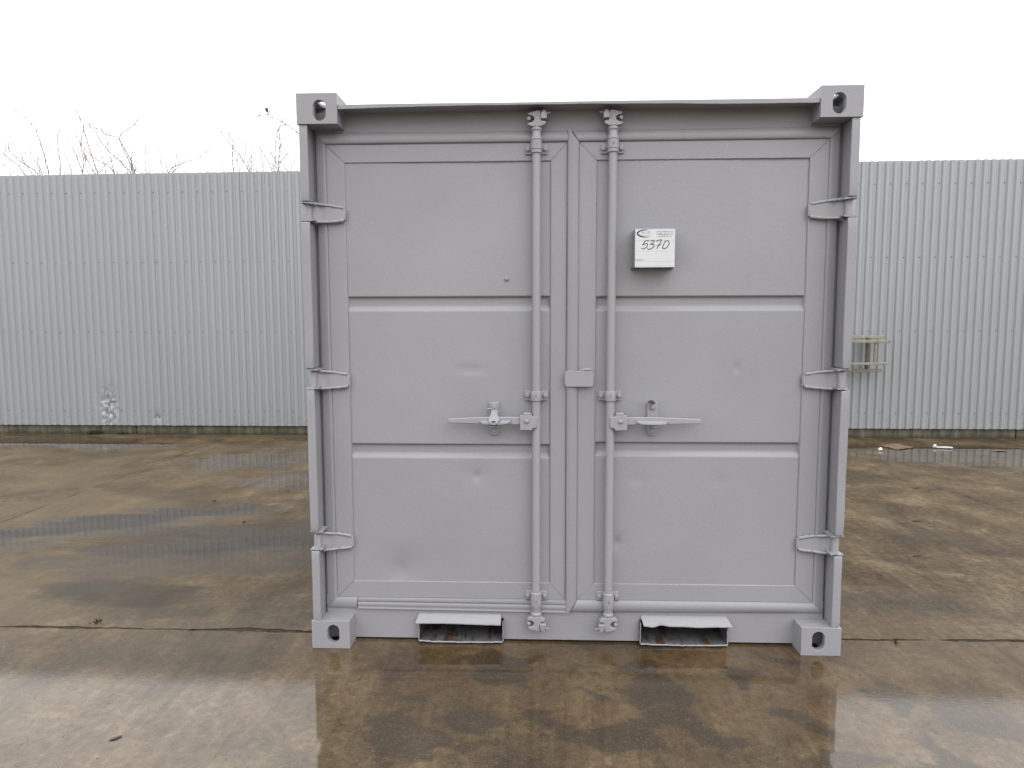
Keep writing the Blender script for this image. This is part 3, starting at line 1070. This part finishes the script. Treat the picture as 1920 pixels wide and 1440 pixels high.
        mb.tube([(X(.336), .0725, 1.012), (X(.358), .072, 1.013)], .0032, 8)
    else:                                            # swung up out of the way
        n = 14
        vs = []
        for i in range(n+1):
            t = i/n
            a = math.radians(20+150*t)
            cx, cz = .322+.004*t, 1.028
            ro, ri = .0285-.004*t, .010+.010*t*t
            x_o, z_o = cx+ro*math.cos(a)-.010, cz+ro*math.sin(a)*.95
            x_i, z_i = cx+ri*math.cos(a)-.004, cz+ri*math.sin(a)*.8
            y = .050+.024*(1-t)
            vs += [(x_o, y-.016, z_o), (x_i, y+.012, z_i), (x_i, y+.017, z_i), (x_o, y-.010, z_o)]
        mb.add(vs, [(i*4+j, i*4+(j+1) % 4, (i+1)*4+(j+1) % 4, (i+1)*4+j) for i in range(n) for j in range(4)]+[(0, 1, 2, 3), (n*4+3, n*4+2, n*4+1, n*4)])
    mb.build('catch_flap', HW, handle, bevel=.0012, smooth=50)
    if s < 0:
        MB().box(X(.327)-.0075, X(.327)+.0075, .0125, .016, .9655, .9695).build('flap_slot_shade', M['dark'], handle)  # solid dark block, painted shade in place of an open slot

# --- small plate over the meeting strip, and a bolt head low in the upper left panel
mb = MB()
def rrect(x0, x1, z0, z1, r, n=5):
    out = []
    for cx, cz, a0 in ((x1-r, z1-r, 0), (x0+r, z1-r, 90), (x0+r, z0+r, 180), (x1-r, z0+r, 270)):
        for i in range(n+1):
            t = math.radians(a0+90*i/n)
            out.append((cx+r*math.cos(t), cz+r*math.sin(t)))
    return out
mb.prism(rrect(-.0355, .0835, 1.106, 1.172, .013), .0635, .0725)
mb.tube([(.030, .069, 1.173), (.045, .067, 1.177), (.065, .067, 1.178), (.078, .069, 1.173)], [.003, .006, .006, .003], 8)
mb.build('cover_plate', HW, box, bevel=.002)
mb = MB()
q = at(950, 523, .092)
mb.lathe([(.009, .004), (.009, -.003), (.006, -.0055)], (q.x, .0905, q.z), 'y', 12)
mb.build('plugged_bolt', P, box, smooth=60)

# --- fork pockets with folded hoods
for k, (xa, xb) in enumerate(PK):
    mb = MB()
    z0, z1, y0, y1, t = .0135, .1015, .056, D-.06, .004
    n = 60
    def wob(x, q):
        return .0018*nz(x*20, q, k)+.0012*nz(x*60, q, k)
    # floor, roof and cheeks as thin plates
    mb.grid(lambda a, b: (xa+(xb-xa)*a, y0+.004*nz(a*9, k)+(y1-y0)*b**2, z0+(wob(a, 1.)-.003*math.sin(math.pi*a) if b == 0 else 0)), n, 10)
    mb.grid(lambda a, b: (xa+(xb-xa)*a, y0+.004*nz(a*9, k)+(y1-y0)*b**2, z0-t+(wob(a, 1.)-.003*math.sin(math.pi*a) if b == 0 else 0)), n, 10)
    mb.box(xa, xb, .088, y1, z1, z1+.003)
    mb.box(xa-.0035, xa, y0+.006, y1, z0-t, z1)
    mb.box(xb, xb+.0035, y0+.006, y1, z0-t, z1)
    mb.box(xa, xb, y1-.01, y1-.002, z0, z1)
    pocket = mb.build('fork_pocket', M['rusty'], box, smooth=30)
    rim = MB()
    prev = [(xa+(xb-xa)*i/n, y0-.001+.004*nz(i/n*9, k), z0-.002+wob(i/n, 1.)-.003*math.sin(math.pi*i/n)) for i in range(n+1)]
    rim.tube(prev, [.0034*(1+.35*nz(i*.5, k)) for i in range(n+1)], 6)
    for xx in (xa-.0018, xb+.0018):
        rim.tube([(xx+.0015*nz(i*.6, xx), y0+.006, z0-.002+(z1-z0)*i/12) for i in range(13)], .0028, 6)
    rim.build('pocket_rim', P, pocket, smooth=60)
    hd = MB()
    fl, fr = ((-.668, -.303) if k == 0 else (.302, .674))
    bl_, br_ = ((-.656, -.302) if k == 0 else (.293, .654))
    n = 50
    def hp(a, b, o):
        x = (bl_+(br_-bl_)*a)*(1-b)+(fl+(fr-fl)*a)*b
        dip = .0
        if k == 1 and b == 1:
            dip = .006*math.exp(-((a-.20)/.06)**2)-.004*math.exp(-((a-.10)/.05)**2)-.003*math.exp(-((a-.62)/.1)**2)
        if k == 0 and b == 1:
            dip = .002*math.sin(a*5)-.002
        return (x, .087-.036*b, .1245-.030*b+dip+.0009*nz(a*14, b*2, k)-o)
    hd.grid(lambda a, b: hp(a, b, 0), n, 4)
    nv = len(hd.v)
    hd.grid(lambda a, b: hp(a, b, .0038), n, 4)
    w1 = n+1
    ring = list(range(w1))+[j*w1+n for j in range(1, 5)]+[4*w1+i for i in range(n-1, -1, -1)]+[j*w1 for j in range(3, 0, -1)]
    hd.f += [(ring[i], ring[(i+1) % len(ring)], ring[(i+1) % len(ring)]+nv, ring[i]+nv) for i in range(len(ring))]
    hd.build('pocket_hood', P, pocket, smooth=40)

# ------------------------------------------------------------------ document box with the label
doc = empty('document_box', (.318, .09, 1.588))
tag(doc, 'small grey metal document box with white 5370 label on the right door', 'document box')
def L(mb):
    mb.v = [(x-.318, y-.09, z-1.588) for x, y, z in mb.v]
    return mb
bx0, bx1, bz0, bz1, by0, by1 = .2385, .397, 1.588, 1.7385, .020, .0885
mb = MB()
t = .003
mb.box(bx0, bx1, by0, by0+t, bz0, bz1)
mb.box(bx0, bx0+t, by0+t, by1, bz0, bz1)
mb.box(bx1-t, bx1, by0+t, by1, bz0, bz1)
mb.box(bx0+t, bx1-t, by0+t, by1, bz1-t, bz1)
mb.box(bx0+t, bx1-t, by0+.012, by1, bz0+.012, bz0+.015)
mb.box(bx0-.006, bx1+.008, by1, by1+.002, bz0-.004, bz1-.006)
L(mb).build('housing', M['steel'], doc, bevel=.0012)
for x, z in ((bx1+.0042, bz1-.012), (bx1+.0042, bz0+.004), (bx0-.003, bz0-.001)):
    L(MB().lathe([(.004, 0), (.004, -.006)], (x, by1, z), 'y', 8)).build('fixing_rivet', M['screw'], doc)
mb = MB()
mb.box(bx0+.001, bx1-.001, by0-.0012, by0-.0002, bz0+.0005, bz1-.004)
mb.add([(bx0+.001, by0-.0012, bz1-.004), (bx1-.001, by0-.0012, bz1-.004), (bx1-.001, by0+.003, bz1+.001), (bx0+.001, by0+.003, bz1+.001)], [(0, 1, 2, 3)])
paper = L(mb).build('label_sheet', M['paper'], doc, smooth=0)
# writing, laid out on the sheet in fractions of its width and height
LX, LZ, LWD, LHT = bx0-.318, 0., bx1-bx0, bz1-bz0
YL = by0-.0012-.09-.0004
def lp(u, v):
    """u from left, v from top (0..1)"""
    return LX+u*LWD, LZ+(1-v)*LHT
def ribbon(name, strokes, mat, y=YL):
    mb = MB()
    for pts, w in strokes:
        # resample through a Catmull-Rom curve
        P_ = [Vector((*lp(*q), 0)) for q in pts]
        out = []
        for i in range(len(P_)-1):
            p0, p1, p2, p3 = P_[max(i-1, 0)], P_[i], P_[i+1], P_[min(i+2, len(P_)-1)]
            for k in range(6):
                t = k/6
                out.append(.5*((2*p1)+(p2-p0)*t+(2*p0-5*p1+4*p2-p3)*t*t+(3*p1-p0-3*p2+p3)*t**3))
        out.append(P_[-1])
        vs = []
        for i, p in enumerate(out):
            d = (out[min(i+1, len(out)-1)]-out[max(i-1, 0)])
            nrm = Vector((-d.y, d.x, 0)).normalized()
            ww = (w[0]+(w[1]-w[0])*i/(len(out)-1)) if isinstance(w, tuple) else w
            if isinstance(w, list):
                f = i/(len(out)-1)
                ww = w[0]+(w[1]-w[0])*math.sin(math.pi*f)
            ww *= LWD
            a, b = p+nrm*ww/2, p-nrm*ww/2
            vs += [(a.x, y, a.y), (b.x, y, b.y)]
        mb.add(vs, [(2*i, 2*i+1, 2*i+3, 2*i+2) for i in range(len(out)-1)])
    return mb.build(name, mat, paper, smooth=0)
def c5(x, y):                                     # pixel of the close-up of the digits -> label fraction
    px, py = 1195+x*70/1920, 440+y*35/960
    return (px-1191)/(1265-1191), (py-430.5)/(500.5-430.5)
Wk = .021
ribbon('handwritten_number', [
    ([c5(600, 305), c5(500, 325), c5(400, 350), c5(340, 440), c5(280, 545)], Wk),
    ([c5(285, 545), c5(340, 510), c5(430, 475), c5(520, 480), c5(530, 540), c5(470, 640), c5(380, 705), c5(300, 730), c5(230, 700)], Wk),
    ([c5(660, 350), c5(750, 320), c5(835, 310), c5(865, 350), c5(810, 420), c5(740, 475), c5(665, 515)], Wk),
    ([c5(665, 515), c5(740, 505), c5(840, 530), c5(870, 580), c5(820, 650), c5(720, 715), c5(610, 755), c5(560, 755), c5(540, 690)], Wk),
    ([c5(940, 360), c5(1050, 320), c5(1180, 285), c5(1225, 310), c5(1190, 400), c5(1110, 530), c5(1040, 640), c5(1000, 730)], Wk),
    ([c5(1000, 570), c5(1100, 545), c5(1225, 525)], Wk*.7),
    ([c5(1400, 345), c5(1480, 340), c5(1550, 330), c5(1610, 400), c5(1615, 480), c5(1560, 590), c5(1470, 690), c5(1370, 735), c5(1305, 710), c5(1300, 620), c5(1350, 490), c5(1420, 365)], Wk),
], M['ink'])
ribbon('logo_arc', [([(.32, .020), (.22, .026), (.12, .052), (.058, .105), (.085, .155), (.155, .193), (.24, .210), (.34, .208)], [.004, .040])], M['ink'])
u, v = lp(.155, .118)
text_mesh('BOD', .0140, u, YL, v, 'printed_logo', M['pale_print'], paper, xs=1.32)
u, v = lp(.155, .190)
text_mesh('BARNEN', .0072, u, YL, v, 'printed_logo', M['pale_print'], paper, xs=1.35)
for i, s_ in enumerate(('www.bodbarnen.se', 'info@bodbarnen.se', 'tel: 0418-753 12')):
    u, v = lp(.735, .088+i*.060)
    text_mesh(s_, .0082, u, YL, v, 'printed_line', M['print'], paper, 'CENTER')
u, v = lp(.018, .818)
text_mesh('Köpare:', .0098, u, YL, v, 'printed_line', M['print'], paper)
mb = MB()
for vv, a, b in ((.30, .02, .98), (.575, .02, .98), (.845, .02, .98), (.965, .02, .98)):
    (ua, za), (ub, zb) = lp(a, vv), lp(b, vv)
    mb.add([(ua, YL, za), (ub, YL, za), (ub, YL, za-.0006), (ua, YL, za-.0006)], [(0, 1, 2, 3)])
mb.build('ruled_lines', M['pale_print'], paper, smooth=0)

# ------------------------------------------------------------------ ladder hung lengthwise on the wall
lad = empty('ladder', (3.3, 5.26, .80))
tag(lad, 'weathered wooden double ladder hung lengthwise on the corrugated wall, right of container', 'ladder')
def LL(mb):
    mb.v = [(x-3.3, y-5.26, z-.80) for x, y, z in mb.v]
    return mb
LLEFT = 1.35
for (z, y0, y1, x1, h, mat) in ((1.193, 5.20, 5.25, 3.81, .030, 'ladder'), (.812, 5.20, 5.25, 3.79, .034, 'ladder'),
                                (1.142, 5.12, 5.17, 3.83, .034, 'ladder'), (.892, 5.12, 5.17, 3.82, .026, 'ladder')):
    mb = MB()
    n = 30
    rows = []
    for i in range(n+1):
        x = LLEFT+(x1-LLEFT)*i/n
        w = .004*nz(x*1.3, z*7)
        rows.append([(x, y0, z-h/2+w), (x, y0, z+h/2+w), (x, y1, z+h/2+w), (x, y1, z-h/2+w)])
    mb.add([p for r in rows for p in r], [(i*4+j, i*4+(j+1) % 4, (i+1)*4+(j+1) % 4, (i+1)*4+j) for i in range(n) for j in range(4)]+[(0, 1, 2, 3), (n*4+3, n*4+2, n*4+1, n*4)])
    LL(mb).build('rail', M[mat], lad, bevel=.004)
for i in range(8):
    x = 3.675-i*.31
    mb = MB().tube([(x, 5.145, .905), (x+.002, 5.145, 1.125)], .017, 10)
    LL(mb).build('rung', M['ladder'], lad)
    mb = MB().tube([(x-.055, 5.225, .829), (x-.055, 5.225, 1.178)], .018, 10)
    LL(mb).build('rung', M['ladder_dark'], lad)
for x in (1.6, 2.9):
    mb = MB().box(x, x+.03, 5.17, 5.345, .77, .795)
    mb.box(x, x+.03, 5.255, 5.345, .795, 1.25)
    LL(mb).build('hanger', M['steel'], lad)

# ------------------------------------------------------------------ bare shrubs behind the wall
SHR = {
 'low arching bare shrub at the far left above the wall': (6.7, [
   [(48, 328), (30, 308), (10, 292), (-2, 284), (-16, 268)], [(72, 328), (62, 318), (42, 305), (28, 293), (18, 284), (15, 262)],
   [(60, 326), (45, 302), (30, 275), (16, 256)], [(80, 328), (70, 308), (52, 290), (34, 277)],
   [(93, 330), (86, 305), (80, 280), (70, 250), (62, 235), (52, 224), (35, 211), (14, 201)], [(75, 326), (70, 306), (74, 292)], [(20, 328), (10, 312), (-5, 303)]]),
 'tall tangle of bare reddish stems above the left wall': (7.1, [
   [(113, 330), (113, 305), (109, 275), (108, 260), (112, 242)], [(135, 328), (125, 298), (112, 272)], [(121, 328), (119, 316)],
   [(156, 328), (148, 305), (142, 290), (130, 265), (123, 250)], [(155, 328), (157, 300), (152, 280), (152, 262), (157, 241)],
   [(184, 327), (176, 305), (168, 280), (160, 255), (157, 241), (152, 225), (146, 212), (140, 200)], [(178, 327), (166, 305), (160, 290), (152, 275), (140, 246)],
   [(198, 328), (195, 305), (186, 280), (180, 268)], [(217, 328), (205, 312), (196, 308), (180, 298), (165, 285), (150, 268)],
   [(215, 328), (208, 300), (203, 280), (198, 250)], [(187, 325), (200, 307), (222, 297)], [(166, 328), (160, 305), (162, 290)]]),
 'forked bare shrub with crossing branches over the wall': (7.5, [
   [(248, 328), (238, 315), (220, 298), (205, 285), (190, 265), (180, 250), (170, 240), (162, 234)],
   [(250, 328), (243, 305), (235, 288), (228, 272), (224, 262), (210, 255), (198, 250), (185, 242), (172, 239), (168, 232)],
   [(253, 328), (248, 305), (240, 290), (232, 275), (224, 262), (227, 252), (235, 245), (250, 235), (258, 224), (265, 218)],
   [(250, 326), (246, 300), (247, 288), (251, 280)], [(240, 325), (230, 305), (222, 300)], [(252, 322), (255, 308), (253, 298)]]),
 'thin wispy bare shrub with one long arching branch': (7.9, [
   [(277, 328), (272, 310), (273, 290), (272, 265)], [(306, 327), (303, 310), (300, 290), (299, 270)],
   [(314, 327), (322, 316), (335, 309), (352, 302), (372, 296), (390, 282), (402, 280)], [(328, 327), (330, 300), (332, 275)],
   [(316, 326), (312, 308), (315, 300)], [(283, 327), (276, 312)], [(320, 326), (334, 310), (333, 290)], [(300, 326), (294, 316)]]),
 'leaning bare shrub left of the container above the wall': (7.2, [
   [(438, 324), (436, 295), (436, 270), (433, 255), (430, 250)], [(468, 324), (458, 305), (450, 292), (440, 280), (428, 265), (416, 250), (412, 240)],
   [(469, 324), (464, 300), (461, 285), (460, 265)], [(471, 324), (472, 300), (474, 275)], [(449, 324), (445, 305), (444, 300)], [(483, 323), (473, 306), (466, 298)],
   [(411, 324), (408, 310)], [(421, 324), (418, 312), (422, 306)]]),
 'upright twiggy shrub beside the container top left corner': (6.8, [
   [(495, 323), (491, 300), (491, 285), (487, 275)], [(511, 323), (503, 305), (492, 286), (487, 272)], [(517, 323), (507, 305), (495, 290)],
   [(520, 323), (517, 300), (516, 270), (520, 250), (525, 235)], [(522, 323), (523, 300), (525, 280), (525, 262), (523, 245), (526, 233)],
   [(517, 300), (510, 290), (505, 280)], [(523, 306), (535, 293), (542, 283)], [(523, 302), (533, 312), (541, 323)], [(545, 323), (548, 306), (556, 298)], [(524, 280), (529, 272)]]),
 'arching bare branch with one dry leaf next to the container': (7.6, [
   [(640, 330), (600, 285), (562, 252), (545, 238), (530, 229), (515, 222), (500, 215), (490, 216), (478, 223)], [(536, 233), (531, 236)], [(528, 228), (531, 222)], [(502, 216), (505, 210), (506, 208)]]),
}
for si, (lab, (Y, stems)) in enumerate(SHR.items()):
    base = at(*stems[len(stems)//2][0], Y)
    sh = empty('bare_shrub', (base.x, Y+.15, 0))
    tag(sh, lab, 'shrub', 'bare shrubs behind the wall')
    for k, st in enumerate(stems):
        rnd = random.Random(si*50+k)
        pts = []
        for i, (px, py) in enumerate(st):
            pts.append(at(px, py, Y+.35*nz(k*3.3, si)+.05*i))
        sub = min(py for _, py in st) > 300
        if st[0][1] > 319:                             # runs on down to the ground behind the wall
            a = pts[0]
            d = (a-pts[1]).normalized()
            d2 = (d+Vector((0, 0, -1.6))).normalized()
            gp = a+d2*(a.z/-d2.z)
            cp = a+d*.6
            pts = [gp.lerp(cp, t).lerp(cp.lerp(a, t), t) for t in [i/9 for i in range(9)]]+pts
        # smooth and roughen
        fine = []
        for i in range(len(pts)-1):
            p0, p1, p2, p3 = pts[max(i-1, 0)], pts[i], pts[i+1], pts[min(i+2, len(pts)-1)]
            for q in range(4):
                t = q/4
                fine.append(.5*((2*p1)+(p2-p0)*t+(2*p0-5*p1+4*p2-p3)*t*t+(3*p1-p0-3*p2+p3)*t**3)+Vector((rnd.uniform(-1, 1), 0, rnd.uniform(-1, 1)))*.006)
        fine.append(pts[-1])
        r0 = (.0068 if len(st) > 4 else .0046)*(.65 if sub else 1)
        mb = MB()
        nf = len(fine)
        rad = [r0*(1-.80*(i/nf)**1.4)+.0018+(.0016 if i % 4 == 1 else 0) for i in range(nf)]
        mb.tube(fine, rad, 6)
        for i in range(5, nf-1):                       # short side twigs and buds
            if fine[i].z < 3.1 or rnd.random() > .6:
                continue
            d = (fine[i+1]-fine[i]).normalized()
            sd_ = rnd.choice((-1, 1))
            dirv = (d+Vector((sd_*rnd.uniform(.4, 1.), rnd.uniform(-.4, .4), rnd.uniform(0, .5)))).normalized()
            ln = rnd.uniform(.04, .26)*(1 if rnd.random() < .6 else .35)
            e1 = fine[i]+dirv*ln*.5
            e2 = e1+(dirv+Vector((0, 0, .4))).normalized()*ln*.5
            mb.tube([fine[i], e1, e2], [rad[i]*.7, .0026, .0017], 5)
        mb.v = [(x-base.x, y-Y-.15, z) for x, y, z in mb.v]
        mb.build('stem', M['bark'], sh)
    if 'leaf' in lab:
        c = at(500, 207, Y+.4)
        mb = MB()
        vs = [(c.x-.025, c.y, c.z+.03), (c.x-.005, c.y-.02, c.z+.038), (c.x+.022, c.y, c.z+.032), (c.x+.018, c.y+.01, c.z-.01), (c.x+.028, c.y, c.z-.045), (c.x-.012, c.y-.015, c.z-.02), (c.x-.026, c.y+.01, c.z)]
        mb.add(vs+[(x, y+.004, z) for x, y, z in vs], [tuple(range(7)), tuple(range(13, 6, -1))]+[(i, i+7, (i+1) % 7+7, (i+1) % 7) for i in range(7)])
        mb.v = [(x-base.x, y-Y-.15, z) for x, y, z in mb.v]
        mb.build('leaf', M['leaf'], sh)

# ------------------------------------------------------------------ litter and weeds
def on_ground(px, py):
    v = fwd + r2*((px-960)/FPX) + u2*((720-py)/FPX)
    return CAM + v*(-CAM.z/v.z)
p = on_ground(1772, 841)
bt = empty('plastic_bottle', (p.x, p.y, 0), math.radians(-14))
tag(bt, 'crushed white plastic bottle lying on wet ground near the wall', 'bottle')
mb = MB()
mb.lathe([(.012, -.20), (.014, -.16), (.024, -.12), (.026, .02), (.022, .06), (.026, .10), (.020, .12)], (0, 0, .026), 'x', 14)
mb.v = [(x*.6, .6*y*(1+.25*nz(x*14, 3.)), .55*z*(.75+.25*nz(x*10, 1.))) for x, y, z in mb.v]
mb.build('bottle_body', M['plastic'], bt, smooth=60)
mb = MB().lathe([(.030, -.03), (.034, 0), (.030, .02)], (-.16, .01, .034), 'x', 12)
mb.v = [(x*.6, y*.6, z*.6) for x, y, z in mb.v]
mb.build('cap', M['plastic'], bt, smooth=50)
p = on_ground(1680, 839)
mb = MB()
def crd(a, b):
    return ((a-.5)*.26+.03*b, (b-.5)*.22, .002+.012*max(0, a-.6)+.012*abs(nz(a*3, b*3))+.012*max(0, b-.7))
mb.grid(crd, 10, 8)
nv = len(mb.v)
mb.grid(lambda a, b: (crd(a, b)[0], crd(a, b)[1], crd(a, b)[2]+.003), 10, 8)
o = mb.build('cardboard_scrap', M['card'], smooth=40)
o.location = (p.x, p.y, 0)
o.rotation_euler = (0, 0, .5)
tag(o, 'flattened brown cardboard scrap on the wet ground beside the wall', 'cardboard')
p = on_ground(1650, 845)
mb = MB().lathe([(.020, -.03), (.028, -.02), (.030, .02), (.022, .035)], (0, 0, .029), 'x', 14)
mb.v = [(x, y*1.1, z*(.85 + .3*nz(x*20, y*20))) for x, y, z in mb.v]
mb.v = [(x*.6, y*.6, z*.6) for x, y, z in mb.v]
o = mb.build('cream_cup', M['cream'], smooth=50)
o.location = (p.x, p.y, 0)
o.rotation_euler = (0, 0, .6)
tag(o, 'small cream plastic cup lying left of the cardboard scrap', 'cup')
p = on_ground(1872, 846)
mb = MB().grid(lambda a, b: ((a-.5)*.13, (b-.5)*.06, .001+.008*nz(a*4, b*4)**2+.005*math.sin(a*3)), 8, 4)
mb.grid(lambda a, b: ((a-.5)*.13, (b-.5)*.06, .003+.008*nz(a*4, b*4)**2+.005*math.sin(a*3)), 8, 4)
o = mb.build('bark_scrap', M['card'], smooth=40)
o.location = (p.x, p.y, 0)
tag(o, 'thin brown scrap on the wet ground at the right end of the wall', 'scrap')

DEB = [(402, 940, .012, 'rounded dark pebble on the brown ground behind the left puddle'), (457, 979, .012, 'small dark pebble nearer the container in the left puddle'),
       (1719, 915, .022, 'far leaf-shaped stand-in for a dark mark on the ground right of the container'), (1719, 977, .019, 'middle leaf-shaped stand-in for a dark mark on the ground right of the container'),  # leaf shapes added in place of three repeated dark marks
       (1719, 1042, .017, 'near leaf-shaped stand-in for a dark mark on the ground right of the container'), (426, 944, .006, 'tiny dark chip beside the rounded pebble'),
       (217, 1385, .011, 'curled dark leaf on the wet ground at bottom left')]
for i, (px, py, r, lab) in enumerate(DEB):
    p = on_ground(px, py)
    leaf = 'leaf' in lab
    mb = MB()
    if leaf:
        def fn(a, b, o=0.):
            w = math.sin(math.pi*(.04+.92*a))**.8
            return ((a-.5)*r*3.6, (b-.5)*2*w*r*.62*(1+.3*nz(a*6, i)), .0008+.002*abs(b-.5)+.003*nz(a*5+i, b*3)**2+o)
        mb.grid(lambda a, b: fn(a, b), 12, 4)
        mb.grid(lambda a, b: fn(a, b, .0012), 12, 4)
    else:
        mb.lathe([(r*.3, 0), (r*.9, r*.2), (r, r*.45), (r*.7, r*.85), (r*.25, r)], (0, 0, 0), 'z', 12)
        mb.v = [(x*(1+.3*nz(x*60, y*60, i)), y*(1+.25*nz(y*50, i)), z) for x, y, z in mb.v]
    o = mb.build('leaf_or_mark' if leaf else 'pebble', M['leaf_or_mark'], smooth=50)
    o.location = (p.x, p.y, .0005)
    o.rotation_euler = (0, 0, (.3, 1.1, .2, .1, .35, .8, .75)[i])
    tag(o, lab, 'leaf' if leaf else 'pebble')

def tuft(px, py, h, n, lab, sp):
    p = on_ground(px, py)
    rnd = random.Random(px)
    t = MB()
    for k in range(n):
        a = rnd.uniform(0, 6.28)
        l = h*rnd.uniform(.5, 1)
        w = l*.10
        b0 = Vector((rnd.gauss(0, sp*.4), rnd.gauss(0, .012), 0))
        d = Vector((math.cos(a), math.sin(a)*.5, 0))
        s1 = Vector((-d.y, d.x, 0))*w
        m1 = b0+d*l*.3+Vector((0, 0, l*.6))
        e = b0+d*l*.8+Vector((0, 0, l*.75))
        t.add([b0-s1*.4, b0+s1*.4, m1+s1, e, m1-s1], [(0, 1, 2, 3, 4)])
    o = t.build('weed_tuft', M['moss_leaf'], smooth=0, recalc=False)
    o.location = (p.x, p.y, -.002)
    tag(o, lab, 'weed')
tuft(182, 1167, .022, 22, 'small dark weed tuft growing in the slab joint at left', .02)
tuft(1679, 1204, .02, 16, 'small dark weed tuft in the slab joint right of the container', .015)
tuft(176, 815, .075, 45, 'green weed tuft at the foot of the wall plinth on the left', .14)
tuft(225, 815, .05, 24, 'low thin weed patch just right of the larger wall weed', .12)
